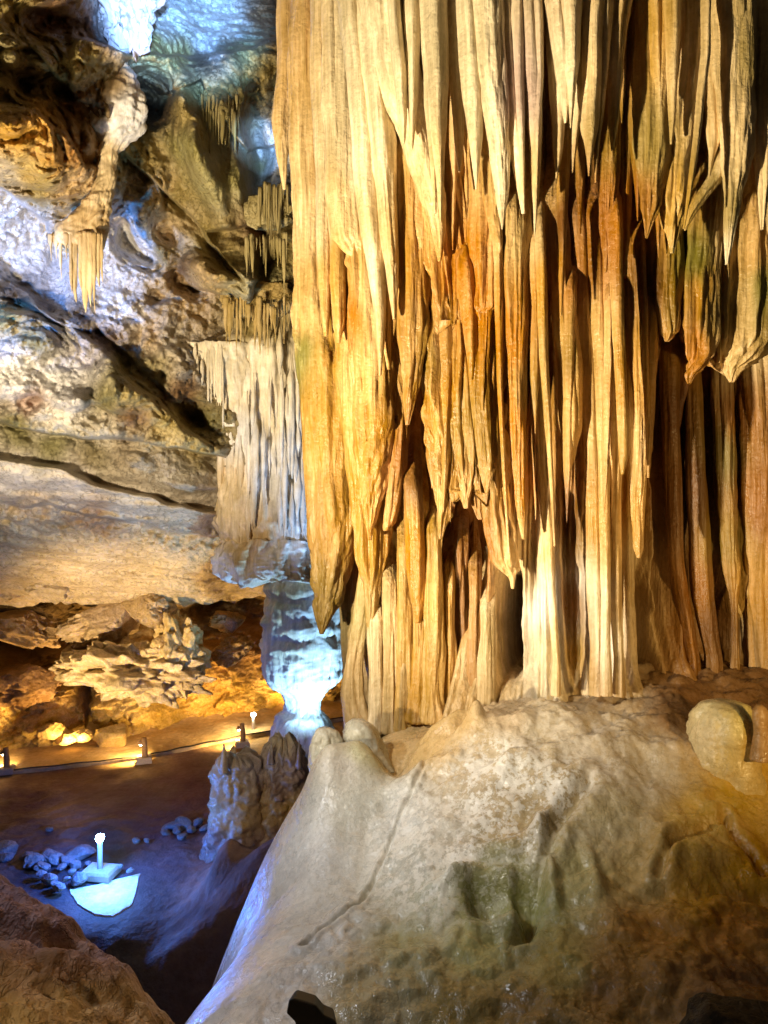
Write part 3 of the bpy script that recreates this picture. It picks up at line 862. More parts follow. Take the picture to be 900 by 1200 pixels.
o = rock('dark_stone', P(885, 1225, 2.55), (.27, .2, .16), M_ROCK, solid((.03, .025, .02)), 8, .12, .4)
tag(o, 'dark rounded stone in the lower right corner, below the orange slope', 'stone')

# ================================================================== FOREGROUND ROCK ON THE LEFT
fp = [W(0, 1012, 3.45), W(60, 1052, 3.3), W(112, 1102, 3.1), W(180, 1196, 2.85), W(-150, 960, 3.6), W(-300, 930, 3.7), W(0, 1100, 2.95), W(60, 1150, 2.75), W(0, 1200, 2.5), W(-150, 1100, 2.8), W(-300, 1200, 2.4),
      (-1.2, 1.6, -1.95), (-2.6, 1.6, -1.8), (-.7, 2.0, -2.2), (-4.2, 2.0, -1.5)]
tps_f = TPS(fp, 1.0, 1e-3)
fx_ = np.concatenate([np.arange(-5, -2.3, .06), np.arange(-2.3, -.2, .009)])
fy_ = np.concatenate([np.arange(1.2, 2.2, .05), np.arange(2.2, 4.9, .011)])
FX, FY = np.meshgrid(fx_, fy_)
FZ = tps_f(FX, FY)
dl = ((FX + 1.84) * .45 + (FY - 3.45) * .89) + .06 * noise(FX * 2.5, FY * 2.5, FX * 0, 61) + .025 * noise(FX * 8, FY * 8, FX * 0, 62)
dl2 = (FX + .94 + .55 * (FY - 2.85)) * .9
de = np.maximum(np.maximum(dl + .10, dl2 + .06), 0)
FZ = FZ - 2.2 * de ** 1.6
lay = FZ + .25 * FX + .12 * FY + .05 * fbm(FX * 1.5, FY * 1.5, FX * 0, 3, 63)
FZ = FZ + .045 * np.sin(lay * 34) * sstep(.1, -.6, dl) + .05 * fbm(FX * 2, FY * 2, FX * 0, 4, 64) + .05 * (billow(FX * 3, FY * 6, FX * 0, 4, 65) - .45)
for (px, py, Y, rx, ry, h) in [(78, 1118, 3.05, .10, .045, -.12), (40, 1122, 2.98, .2, .03, -.08), (95, 1150, 2.82, .16, .05, -.09), (55, 1172, 2.7, .06, .03, -.05), (5, 1170, 2.62, .05, .05, -.08), (30, 1085, 3.1, .15, .08, .06), (130, 1185, 2.75, .1, .03, -.04)]:
    X0, Y0, _ = P(px, py, Y)
    wn = .03 * noise(FX * 7, FY * 7, FX * 0, 66)
    FZ = FZ + h * np.exp(-((FX + wn - X0 - .5 * (FY - Y0)) / rx) ** 2 - ((FY + wn - Y0) / ry) ** 2)
FZ = FZ + .035 * fbm(FX * 6, FY * 6, FX * 0, 4, 67) + .03 * (billow(FX * 9, FY * 14, FX * 0, 3, 68) - .4)
FZ = np.maximum(FZ, -4.9)
co = np.stack([FX, FY, FZ], -1).reshape(-1, 3)
PIG_F = Pigment([(20, 1060, (.20, .11, .11)), (80, 1080, (.18, .10, .11)), (40, 1090, (.28, .17, .16)), (120, 1120, (.2, .11, .1)), (20, 1030, (.17, .10, .12)), (60, 1120, BROWN), (100, 1140, (.3, .17, .1)), (30, 1150, (.44, .28, .16)), (90, 1180, (.5, .34, .15)), (20, 1190, (.52, .36, .16)), (150, 1190, (.44, .29, .15)), (-200, 1100, TAN)], 3.6, 24)  # golden foot, dark top and ledge: light and shade partly in the pigment
o = link('foreground_rock', co, gridfaces(len(fy_), len(fx_)), M_ROCK, None, (-1.8, 2.6, -4.4), PIG_F(co))
tag(o, 'layered brown foreground rock with a dark ledge, lower left corner, beside the pit', 'rock')

# ================================================================== CAVE FLOOR, PATH
flx = np.concatenate([np.arange(-22, -9, .3), np.arange(-9, 1.2, .03), np.arange(1.2, 12, .3)])
fly = np.concatenate([np.arange(2, 5.4, .15), np.arange(5.4, 13.5, .03), np.arange(13.5, 24, .1)])
LX, LY = np.meshgrid(flx, fly)
LZ = np.full(LX.shape, -4.4)
far = sstep(10.6, 12.0, LY + .25 * LX + 1.6)
LZ = LZ + (.10 * fbm(LX * .6, LY * .6, LX * 0, 3, 71) + .05 * fbm(LX * 2.2, LY * 2.2, LX * 0, 4, 72) + .02 * (billow(LX * 6, LY * 6, LX * 0, 3, 73) - .4)) * (1 - .8 * far)
for (px, py, Y, rx, ry, h) in [(310, 1085, 7.7, .70, .8, .62), (264, 1010, 8.2, .22, .26, .40), (360, 1000, 8.2, .5, .7, .5), (215, 1085, 7.3, .35, .35, .25), (200, 1180, 6.5, 1.2, .9, -.9), (330, 980, 9.8, .9, .6, .2)]:
    X0, Y0, _ = P(px, py, Y)
    wn = .2 * noise(LX * 1.3, LY * 1.3, LX * 0, 74)
    LZ = LZ + h * np.exp(-((LX + wn - X0) / rx) ** 2 - ((LY - wn - Y0) / ry) ** 2)
mk = np.exp(-((LX + 3.35) / .9) ** 4 - ((LY - 8.2) / .75) ** 4)
LZ = LZ * (1 - mk) + (-4.44) * mk
co = np.stack([LX, LY, LZ], -1).reshape(-1, 3)
PIG_L = Pigment([(30, 940, (.09, .042, .04)), (150, 930, (.09, .04, .038)), (230, 930, (.12, .045, .042)), (90, 915, (.12, .06, .045)), (80, 955, (.26, .18, .15)), (200, 960, (.10, .05, .06)), (40, 985, (.10, .07, .08)), (120, 1000, (.06, .05, .05)), (120, 1050, (.06, .05, .05)), (60, 1040, (.06, .05, .05)), (170, 1040, (.07, .05, .05)), (200, 1010, (.12, .08, .08)),  # floor darkened round the slab so the lamp's spill stays dim
                 (280, 1020, (.24, .15, .12)), (240, 1040, (.30, .18, .14)), (310, 1000, (.25, .16, .13)), (250, 1090, (.14, .09, .08)), (150, 1110, (.06, .05, .05)), (300, 1100, (.12, .07, .05)), (0, 900, TAN), (300, 860, TAN), (150, 885, TAN)], 3.4, 18)
tag(link('cave_floor', co, gridfaces(len(fly), len(flx)), M_FLOOR, None, (0, 10, -4.4), PIG_L(co)), kind='structure')

kerb_xy = np.array([(-12, 9.6), (-9.5, 10.6), (-6.23, 11.86), (-4.32, 12.5), (-3.19, 13.38), (-.9, 14.9), (1.5, 16.3), (5, 18)])
kx = np.interp(np.linspace(0, 1, 320), np.linspace(0, 1, 8), kerb_xy[:, 0]); ky = np.interp(np.linspace(0, 1, 320), np.linspace(0, 1, 8), kerb_xy[:, 1])
for _ in range(60):
    kx[1:-1] = (kx[:-2] + kx[1:-1] * 2 + kx[2:]) / 4; ky[1:-1] = (ky[:-2] + ky[1:-1] * 2 + ky[2:]) / 4
tx, ty = np.gradient(kx), np.gradient(ky)
tl = np.hypot(tx, ty); nxk, nyk = -ty / tl, tx / tl
ac = np.concatenate([[0, .001, .03], np.linspace(.08, 3.6, 90)])
PX = kx[None, :] + nxk[None, :] * ac[:, None]; PY = ky[None, :] + nyk[None, :] * ac[:, None]
PX = PX + (ac[:, None] < .05) * .04 * noise(PX * 2, PY * 2, PX * 0, 80)
PZ = -4.33 + .02 * fbm(PX * 1.5, PY * 1.5, PX * 0, 3, 81) + .006 * fbm(PX * 9, PY * 9, PX * 0, 3, 82)
PZ[0] = -4.75
PZ = PZ + .25 * sstep(1.2, 2.6, ac)[:, None]
co = np.stack([PX, PY, PZ], -1).reshape(-1, 3)
tag(link('footpath', co, gridfaces(len(ac), 320), M_FLOOR, None, (-3, 13, -4.4), solid((.50, .36, .20))(co)), kind='structure')

# ================================================================== BACK WALL
wpx = axis([(-900, 8), (-40, 1.6), (420, 8), 900])
wz = np.linspace(-4.8, 1.2, 420)
WP, WZ = np.meshgrid(wpx, wz)
base = np.interp(WP, [-900, -400, 0, 160, 250, 400, 600, 900], [10.5, 12.0, 13.0, 13.7, 14.9, 16.4, 18, 19])
D = base.copy()
D = D + .35 * sstep(-4.3, -3.2, WZ) + 1.5 * sstep(-3.25 + .0, -2.7, WZ + .18 * noise(WP / 60, WZ * .7, WZ * 0, 90)) - .8 * sstep(-2.5, -1.4, WZ)
for (px, z0, rx, rz, am) in [(15, -2.6, 30, .5, .9), (275, -2.2, 40, .5, 1.0), (100, -4.0, 4, .8, .5), (98, -3.4, 10, .4, .5), (60, -4.0, 26, .6, -.25), (130, -4.1, 22, .5, -.25), (220, -3.0, 30, .3, .35), (20, -3.3, 40, .15, .3), (250, -3.4, 50, .5, -.2)]:
    D = D + am * np.exp(-((WP + 8 * noise(WP / 30, WZ * 2, WZ * 0, 91) - px) / rx) ** 2 - ((WZ - z0) / rz) ** 2)
X = (WP - 450) / F * D
D2 = D - .38 * (billow(X * .8, WZ * .9, D * .8, 3, 92) - .4) - .22 * (billow(X * 2.0, WZ * 2.6, D * 2, 4, 93) - .4) - .10 * fbm(X * 5, WZ * 5, D, 4, 94)
# blocky bedding: quantised steps
st_ = .16 * np.floor(fbm(X * 1.1, WZ * 1.6, X * 0, 3, 95) * 5) / 2
D2 = D2 - st_
co = np.stack([X, D2, WZ], -1).reshape(-1, 3)
PIG_W = Pigment([(30, 840, (.5, .34, .10)), (60, 800, (.42, .26, .07)), (150, 850, (.52, .36, .12)), (220, 830, (.5, .32, .08)), (280, 820, (.48, .3, .07)), (330, 830, (.5, .32, .08)), (30, 760, (.20, .11, .04)), (100, 790, (.2, .12, .05)), (20, 720, DARK), (250, 720, DARK), (290, 760, (.2, .11, .05)), (260, 790, (.36, .2, .05)), (200, 700, TAN), (400, 800, (.5, .32, .08))], 3.4, 20)  # wall recesses darkened, their shade put into the colour
tag(link('cave_wall', co, gridfaces(len(wz), len(wpx)), M_ROCK, None, (-3, 15, -4.4), PIG_W(co)), kind='structure')

# ================================================================== THE VAULT ON THE LEFT (ceiling)
cp = []
for y, row in {
    -900: [(-600, 4), (0, 4), (600, 4), (1500, 5)],
    -260: [(-600, 5), (-200, 5.5), (0, 6), (200, 6.5), (400, 5.4), (700, 4.8), (1000, 5.0), (1500, 7)],
    -100: [(-500, 6), (0, 6.2), (150, 8), (300, 8.5), (420, 7)],
    0: [(-600, 7), (-200, 6.4), (0, 6.5), (60, 6.8), (110, 7.6), (170, 9.8), (250, 11), (330, 11.4), (500, 11), (900, 9.5), (1500, 9)],
    60: [(0, 6.7), (60, 7.0), (110, 7.8), (180, 9.0), (240, 9.6), (330, 10)],
    120: [(-200, 6.8), (0, 6.8), (60, 7.2), (150, 8.8), (220, 9.5), (280, 9.6), (330, 10.4)],
    200: [(-300, 7.5), (0, 7.2), (60, 7.6), (110, 8.2), (170, 9.2), (250, 9.5), (320, 10.2), (500, 11.5)],
    260: [(-200, 8.0), (0, 8.6), (60, 8.8), (110, 9.2), (200, 9.6), (300, 9.8)],
    330: [(-400, 8.6), (0, 9.2), (60, 9.4), (150, 9.7), (230, 9.7), (320, 10.0), (700, 11.5), (1500, 11)],
    400: [(-200, 8.6), (0, 8.7), (60, 9.0), (150, 9.6), (240, 10.1), (340, 10.9)],
    470: [(-400, 8.5), (0, 8.7), (120, 9.2), (250, 10.0), (340, 10.9)],
    530: [(0, 9.2), (150, 9.5), (300, 10.4), (600, 11.5)],
    600: [(-500, 9.5), (0, 10.3), (150, 10.6), (300, 11.2), (900, 12)],
    650: [(0, 11.3), (150, 11.6), (300, 12.0)],
    700: [(-500, 11.6), (0, 12.5), (150, 12.7), (300, 13.0), (500, 13.6), (900, 14), (1500, 14)],
}.items():
    cp += [(x, y, d) for x, d in row]
tps_c = TPS(cp, 100.0, 4e-3)
cpx = axis([(-700, 10), (-30, 1.5), (372, 8), (1500, 20), 1700])
cpy = axis([(-900, 20), (-200, 5), (-14, 1.5), 706])
QX, QY = np.meshgrid(cpx, cpy)
QY = QY + sstep(600, 706, QY) * (9 * noise(QX / 45, QX * 0, QX * 0, 130) + 6 * noise(QX / 14, QX * 0, QX * 0, 131) + 4 - 10 * np.exp(-((QX - 300) / 30) ** 2))
D = tps_c(QX, QY)
D = np.maximum(D, 3.6)
X0 = (QX - 450) / F * D; Z0 = (600 - QY) / F * D
wX = 9 * fbm(X0 * 1.1, D * 1.1, Z0 * 1.1, 3, 101); wY = 9 * fbm(X0 * 1.1 + 7, D * 1.1, Z0 * 1.1, 3, 102)
SX, SY = QX + wX, QY + wY


def ledge(pts, amp, wid=3.0, fall=70.0, lo=None, hi=None):
    """a step along a line: below it the rock stands back by amp, easing out over fall"""
    global D
    p = np.array(pts, float)
    yl = np.interp(SX, p[:, 0], p[:, 1])
    s = SY - yl
    win = sstep(p[0, 0] - 25, p[0, 0] + 15, SX) * (1 - sstep(p[-1, 0] - 15, p[-1, 0] + 25, SX))
    if p[0, 0] < -50:
        win = 1 - sstep(p[-1, 0] - 15, p[-1, 0] + 25, SX)
    D = D + amp * win * sstep(-wid, wid, s) * np.exp(-np.maximum(s, 0) / fall)


def bulge(px, py, rx, ry, am, rot=0.0, p=1.0):
    global D
    c, s = math.cos(math.radians(rot)), math.sin(math.radians(rot))
    ux = ((SX - px) * c + (SY - py) * s) / rx; uy = (-(SX - px) * s + (SY - py) * c) / ry
    D = D + am * np.exp(-(ux * ux + uy * uy) ** p)


ledge([(-100, 190), (0, 218), (25, 240), (52, 262), (75, 300)], .8, 3, 60)
ledge([(-100, 290), (0, 318), (35, 342), (70, 372), (110, 400), (150, 440), (200, 478), (250, 520)], -.35, 7, 120)
ledge([(-100, 325), (0, 345), (40, 360), (80, 385), (100, 420)], .35, 3, 26)
ledge([(110, 385), (150, 420), (200, 462), (255, 500)], .4, 6, 36)
ledge([(-100, 478), (0, 490), (60, 512), (105, 515), (160, 510), (255, 535)], .75, 2.5, 34)
ledge([(-100, 525), (0, 532), (80, 552), (160, 580), (250, 600)], -.55, 3, 150)
ledge([(-100, 582), (0, 586), (60, 592), (110, 606), (250, 628)], .28, 2, 34)
ledge([(-100, 640), (0, 648), (150, 662), (300, 676)], .18, 2, 24)
ledge([(-60, 40), (0, 50), (40, 55), (70, 90), (95, 120)], .35, 3, 40)
ledge([(-60, 110), (0, 122), (40, 130), (80, 160), (100, 190)], -.5, 4, 90)
ledge([(100, 45), (150, 62), (200, 62), (240, 66), (300, 55), (340, 35)], -.8, 3, 60)
ledge([(135, 175), (175, 205), (215, 250), (260, 300), (285, 330)], .5, 3, 40)
ledge([(195, 110), (230, 95), (260, 140), (285, 180), (320, 170)], .5, 3, 40)
ledge([(250, 270), (290, 262), (340, 285)], .7, 3, 30)
ledge([(220, 330), (260, 350), (300, 365), (345, 350)], .6, 3, 40)
for b in [(175, 110, 26, 30, 1.3), (215, 145, 24, 60, -.7, -20, 1.2), (245, 200, 17, 70, -.6, -18, 1.4), (280, 205, 14, 60, -.5, -10, 1.4), (300, 195, 12, 70, .9, -5), (265, 135, 24, 24, -.55), (210, 118, 9, 16, -.6), (225, 60, 22, 20, .9), (318, 178, 20, 42, .15, 0, 1.5),
          (180, 220, 10, 22, -.35), (165, 250, 14, 18, -.4), (250, 320, 34, 14, -.6, 25), (210, 325, 8, 18, .6), (225, 330, 10, 20, .5), (290, 335, 20, 24, -.6), (305, 320, 10, 30, .8), (190, 345, 14, 9, .4), (200, 280, 24, 10, .4, 40),
          (175, 300, 24, 14, .6, 35), (150, 275, 14, 26, .5), (60, 190, 22, 40, -.3, 10), (20, 150, 30, 24, -.3), (68, 170, 6, 30, .25, -15), (30, 100, 26, 16, .45, 30), (70, 105, 18, 12, .4, 30), (55, 75, 20, 10, -.3, 30), (15, 60, 14, 20, -.4), (10, 100, 14, 12, -.3), (90, 90, 10, 16, -.3), (60, 25, 40, 22, .6),
          (40, 395, 34, 22, -.35, 25), (20, 350, 26, 14, .25, 20), (60, 430, 40, 20, .25, 15), (130, 440, 16, 40, -.45, -10), (155, 455, 18, 22, -.4, 30), (190, 470, 26, 12, -.35, 35), (230, 480, 20, 14, .6, 30), (200, 420, 40, 16, -.3, 38), (40, 470, 14, 8, .3), (90, 470, 18, 10, -.3), (215, 570, 30, 16, -.3), (110, 490, 14, 8, .35)]:
    bulge(*b)
# roughness: craggy in the middle, smooth on the broad slab below
slab = sstep(520, 560, SY - .12 * (SX - 100)) * (1 - .75 * sstep(570, 590, SY - .15 * SX) * (1 - sstep(608, 640, SY - .15 * SX)))
drap = np.exp(-(((SX - 258) / 62) ** 2 + ((SY - 185) / 112) ** 2) ** 2)
blue = np.exp(-(((SX - 90) / 70) ** 2 + ((SY - 320) / 40) ** 2) ** 2)
rg_ = (1 - .86 * slab) * (1 - .82 * drap) * (1 - .8 * blue)
X1 = (QX - 450) / F * D; Z1 = (600 - QY) / F * D
fade = sstep(-900, -500, QY)
D = D + rg_ * (-.42 * (billow(X1 * 1.0, D * 1.0, Z1 * 1.2, 4, 110) - .42) - .20 * (billow(X1 * 3.4, D * 3.4, Z1 * 3.8, 4, 111) - .42) + .07 * fbm(X1 * 7, D * 7, Z1 * 9, 4, 112)) \
    + slab * (.10 * fbm(X1 * .5, D * .5, Z1 * 2.5, 3, 113) + .035 * np.sin((Z1 + .10 * X1 + .15 * fbm(X1 * .7, D, Z1, 2, 114)) * 30) + .02 * fbm(X1 * 6, D * 6, Z1 * 14, 3, 115)) \
    + drap * .06 * (billow(X1 * 7, D * 7, Z1 * .8, 2, 116) - .4)
PT = np.stack([(QX - 450) / F * D, D, (600 - QY) / F * D], -1)
# the vault turns back above the low gallery
rows = [PT]
last = PT[-1].copy()
for i in range(1, 12):
    r_ = last.copy(); r_[:, 1] += .45 * i; r_[:, 0] *= r_[:, 1] / last[:, 1]; r_[:, 2] += .10 * i + .12 * noise(r_[:, 0] * 2, r_[:, 1] * 2, 0, 120)
    rows.append(r_[None])
PT = np.concatenate(rows, 0)
co = PT.reshape(-1, 3)
PIG_C = Pigment([  # ledge undersides and hollows darkened: shade put into the colour
    (10, 10, KHAKI), (60, 30, (.16, .07, .02)), (10, 60, (.36, .29, .13)), (50, 60, (.34, .27, .12)), (30, 95, DARK), (70, 95, KHAKI), (90, 120, BROWN), (20, 115, (.35, .26, .1)), (95, 75, KHAKI),
    (20, 150, (.46, .25, .04)), (45, 140, (.48, .26, .05)), (60, 190, (.44, .22, .03)), (85, 180, RUST), (30, 195, (.46, .32, .10)), (50, 220, KHAKI), (10, 205, (.4, .34, .25)), (90, 225, TAN),
    (120, 30, PINK), (200, 20, WHITE), (260, 20, WHITE), (310, 20, BROWN), (245, 50, (.6, .55, .52)), (180, 50, KHAKI), (210, 65, KHAKI), (230, 75, DARK), (280, 65, (.26, .22, .08)), (270, 60, DARK), (300, 90, KHAKI),
    (265, 130, (.28, .22, .08)), (190, 110, BROWN), (180, 130, DARK), (215, 120, KHAKI), (220, 170, (.30, .25, .08)), (245, 210, (.34, .28, .10)), (278, 210, (.33, .28, .09)), (300, 200, OLIVE), (320, 170, WHITE), (318, 210, WHITE), (320, 250, KHAKI), (325, 290, KHAKI),
    (160, 190, KHAKI), (180, 220, TAN), (160, 230, (.36, .27, .12)), (210, 230, KHAKI), (190, 265, TAN), (240, 280, KHAKI), (300, 275, BROWN), (270, 310, KHAKI), (285, 340, (.42, .36, .2)), (310, 320, OLIVE), (240, 325, TAN), (210, 315, BROWN),
    (140, 250, (.55, .48, .46)), (150, 280, WHITE), (175, 285, WHITE), (165, 305, WHITE), (190, 330, TAN), (215, 350, TAN), (190, 300, KHAKI),
    (10, 250, WHITE), (30, 280, WHITE), (50, 300, (.6, .58, .56)), (15, 300, WHITE), (60, 330, (.62, .6, .58)), (130, 350, WHITE), (150, 370, WHITE), (110, 320, WHITE), (170, 390, TAN),
    (15, 340, DARK), (50, 355, DARK), (10, 370, KHAKI), (40, 400, OLIVE), (70, 390, GREY), (20, 420, WHITE), (60, 440, WHITE), (90, 430, (.6, .57, .54)), (20, 450, WHITE), (70, 460, (.64, .6, .56)), (35, 470, (.30, .18, .12)), (110, 410, (.55, .5, .46)),
    (95, 372, DARK), (120, 400, BROWN), (135, 430, OLIVE), (130, 465, OLIVE), (155, 455, KHAKI), (150, 490, BROWN), (180, 440, (.3, .24, .1)), (200, 400, (.5, .43, .32)), (230, 430, (.48, .41, .3)), (215, 460, BROWN), (230, 490, OLIVE), (205, 490, (.4, .3, .1)),
    (60, 490, (.6, .54, .44)), (120, 505, (.55, .48, .36)), (200, 510, (.5, .4, .2)), (20, 505, OLIVE), (60, 520, (.22, .19, .07)), (110, 530, (.24, .19, .09)), (150, 525, (.34, .27, .17)), (190, 545, (.36, .3, .22), .25), (230, 560, (.36, .3, .22), .2), (230, 530, KHAKI),
    (20, 550, (.58, .51, .42)), (80, 565, (.58, .5, .41)), (150, 590, (.56, .48, .37)), (220, 600, (.54, .45, .33)), (40, 597, (.46, .34, .22)), (110, 612, (.34, .22, .13)), (20, 625, (.56, .45, .28)), (100, 635, (.58, .46, .29)), (200, 640, (.56, .44, .27)), (60, 665, (.56, .42, .23)), (180, 670, (.55, .4, .2)), (270, 680, (.54, .37, .15)), (300, 640, TAN)],
    3.8, 12)
pg = PIG_C(co, 5)
tag(link('cave_ceiling', co, gridfaces(PT.shape[0], PT.shape[1]), M_CEIL, None, (0, 8, 3), pg), kind='structure')

# ================================================================== THE FAR PILLAR, LIT BLUE
PL = P(350, 975, 10.6)
pillar = thing('dripstone_pillar', PL, 'white dripstone pillar with a fluted capital, glowing blue at its waist, behind the left edge of the great column', 'pillar')
PIG_P = Pigment([(240, 410, PALE), (300, 380, KHAKI), (300, 420, PALE), (290, 500, WHITE), (310, 560, WHITE), (270, 470, PALE), (320, 480, PALE), (340, 520, WHITE), (350, 600, WHITE), (270, 560, CREAM), (260, 600, CREAM), (300, 620, TAN), (280, 640, TAN), (265, 660, WHITE), (330, 660, WHITE), (330, 690, TAN), (320, 720, CREAM), (320, 760, PALE), (370, 720, WHITE), (360, 800, WHITE), (350, 870, WHITE)], 3.5, 10)
pp = lambda c: PIG_P(c, 5, .5)


def rings_a(ys):
    g = .05 * np.sin(ys / 7.5 + 1.2 * np.sin(ys / 17)) + .03 * np.sin(ys / 3.3)
    return np.where(ys < 770, g, g * .25)


lathe_stone('capital', [(352, 262, 380), (372, 264, 372), (398, 258, 372), (412, 252, 376), (440, 254, 378), (480, 258, 380), (540, 260, 382), (580, 258, 384), (612, 254, 384), (630, 262, 384), (645, 268, 384)], 10.1, pillar, M_PILLAR, pp, PL,
            ratio=.75, flute=.085, fscale=6.5, lump=.05, seed=21, tip=False, nth=150, step=1.6, vfreq=.16, crag=.03)
lathe_stone('capital_shelf', [(404, 219, 300), (409, 221, 300), (417, 229, 300), (428, 237, 300), (442, 240, 300), (452, 246, 300), (470, 253, 298), (500, 262, 292)], 10.0, pillar, M_PILLAR, pp, PL, ratio=.5, flute=.07, fscale=8, lump=.10, seed=22, tip=False, nth=70, step=1.2, crag=.03)
lathe_stone('collar', [(632, 262, 380), (645, 252, 384), (656, 247, 386), (666, 249, 386), (673, 256, 384), (679, 270, 380)], 10.05, pillar, M_PILLAR, pp, PL, ratio=.75, flute=.09, fscale=6, lump=.10, seed=23, tip=False, nth=150, step=.8, crag=.10, ragged=(.1, .16))
lathe_stone('shaft', [(668, 310, 400), (690, 307, 402), (720, 308, 403), (745, 308, 404), (770, 306, 403), (790, 307, 401), (800, 312, 397), (806, 322, 390), (811, 330, 383), (818, 334, 378), (832, 332, 378), (838, 322, 384), (850, 317, 390), (865, 315, 394), (880, 316, 392), (900, 312, 398), (940, 306, 404), (990, 296, 414)], 10.4, pillar, M_PILLAR, pp, PL,
            ratio=.9, flute=.03, fscale=5, lump=.10, seed=24, tip=False, nth=130, step=1.2, rings=rings_a, crag=.06)
rnd = random.Random(5)
for i in range(64):          # pipes of dripstone down the capital's face
    x = rnd.uniform(254, 382)
    y0 = rnd.uniform(380, 570)
    y1 = min(y0 + rnd.uniform(40, 130), rnd.uniform(610, 648))
    hw = rnd.uniform(1.6, 5.0)
    bow = ((x - 318) / 62.0) ** 2
    lathe_stone('pipe', [(y0, x - .4, x + .4), (y0 + 14, x - hw * .5, x + hw * .5), (y0 + 30, x - hw, x + hw), ((y0 + y1) / 2 + 8, x - hw * .95, x + hw * .95), (y1 - 10, x - hw * .55, x + hw * .55), (y1, x - .4, x + .4)], 9.95 + .5 * bow, pillar, M_PILLAR, pp, PL,
                ratio=.9, flute=.012, fscale=12, lump=.15, seed=300 + i, nth=18, step=3, crag=.02, wob=2.0)

for i in range(16):
    x = rnd.uniform(226, 262); y0 = rnd.uniform(398, 420) + (x < 240) * 4
    y1 = y0 + rnd.uniform(14, 30) + (x - 226) * 1.6
    hw = rnd.uniform(1.4, 3.4)
    lathe_stone('pipe', [(y0, x - .4, x + .4), (y0 + 6, x - hw, x + hw), (y1 - 8, x - hw * .7, x + hw * .7), (y1, x - .4, x + .4)], 10.0, pillar, M_PILLAR, pp, PL, ratio=.9, flute=.012, fscale=12, lump=.15, seed=400 + i, nth=16, step=2.5, crag=.02, wob=2.0)

# ================================================================== STALACTITES OF THE VAULT
SL = P(110, 100, 8.0)
hang = thing('stalactite', SL, 'long knobbly cream stalactite with a comb of thin tips, hanging at upper left', 'stalactite', None)
PIG_S = Pigment([(130, 100, TAN), (150, 120, WHITE), (140, 150, WHITE), (105, 140, CREAM), (125, 180, CREAM), (120, 220, CREAM), (100, 260, TAN), (80, 300, CREAM), (110, 330, CREAM)], 3.5, 6)
lathe_stone('shaft', [(70, 124, 152), (92, 108, 166), (112, 100, 172), (135, 98, 171), (150, 103, 166), (163, 108, 152), (178, 111, 140), (195, 113, 137), (215, 112, 134), (235, 102, 133), (255, 88, 131), (272, 66, 128), (284, 58, 124), (292, 66, 120)], 7.9, hang, M_PILLAR, PIG_S, SL,
            ratio=.75, flute=.035, fscale=4, lump=.14, seed=31, tip=False, nth=90, step=1.4, crag=.10)
for i, (x, y1, w_) in enumerate([(59, 300, 3.0), (65, 312, 3.4), (71, 326, 3.4), (77, 318, 3.4), (83, 338, 3.6), (88, 352, 3.8), (94, 350, 3.8), (99, 362, 4.0), (105, 366, 4.0), (110, 362, 3.8), (115, 346, 3.4), (119, 328, 3.0)]):
    y1 += (5, -9, 3, -14, 6, 2, -12, 4, -6, 5, -10, 3)[i]
    w_ *= (1, 1.4, .8, 1.1, .7, 1.3, .9, 1.4, 1.1, .7, 1.2, .9)[i]
    lathe_stone('tip', [(272 + abs(x - 95) * .08, x - w_, x + w_), (300 if y1 > 310 else 285, x - w_, x + w_), (y1 - 16, x - w_ * .55, x + w_ * .55), (y1, x + 1, x + 2)], 7.95 + .02 * (i % 3), hang, M_PILLAR, PIG_S, SL, ratio=.9, flute=.012, lump=.2, seed=40 + i, nth=20, step=2.0, crag=.015, wob=2.5)


def fringe(label, spec, pig, group=None, crag=0.0):
    """a cluster of stalactites growing from one root"""
    x0, y0, Y0 = spec[0][0], spec[0][1], spec[0][4]
    L0 = P(x0, y0, Y0)
    t = thing('stalactite_cluster', L0, label, 'stalactites', group)
    rq = random.Random(int(x0 * 7 + y0))
    xs = [q[0] for q in spec]; xa, xb = min(xs) - 5, max(xs) + 5
    ya = sum(q[1] for q in spec) / len(spec); Ym = sum(q[4] for q in spec) / len(spec)
    lathe_stone('root', [(ya - 26, xa + 6, xb - 4), (ya - 12, xa - 1, xb + 2), (ya + 1, xa, xb), (ya + 9, xa + 5, xb - 6), (ya + 14, xa + 12, xb - 14)], Ym + .24, t, M_CEIL, pig, L0,
                ratio=.22, flute=.05, fscale=6, lump=.16, seed=int(x0), tip=False, nth=64, step=1.5, crag=.12)
    for i, (x, ya, yb, hw, Y) in enumerate(spec):
        kk = rq.choice((.35, .6, .8, 1.0, 1.25))
        yb = ya + (yb - ya) * kk
        hw = hw * rq.uniform(.7, 1.5) * (.6 + .4 * kk)
        ya = ya - rq.uniform(0, 10)
        ln = rq.uniform(-1.2, 1.2)
        lathe_stone('stalactite', [(ya, x - hw, x + hw), (ya * .6 + yb * .4, x - hw * .9, x + hw * .85), (ya * .2 + yb * .8, x + ln - hw * .45, x + ln + hw * .45), (yb, x + ln - .3, x + ln + .3)], Y + rq.uniform(-.08, .08), t, M_PILLAR, pig, L0,
                    ratio=.9, flute=.02, fscale=9, lump=.12, seed=int(x * 3 + yb), nth=20, step=2.5, crag=max(crag, .015))
    return t


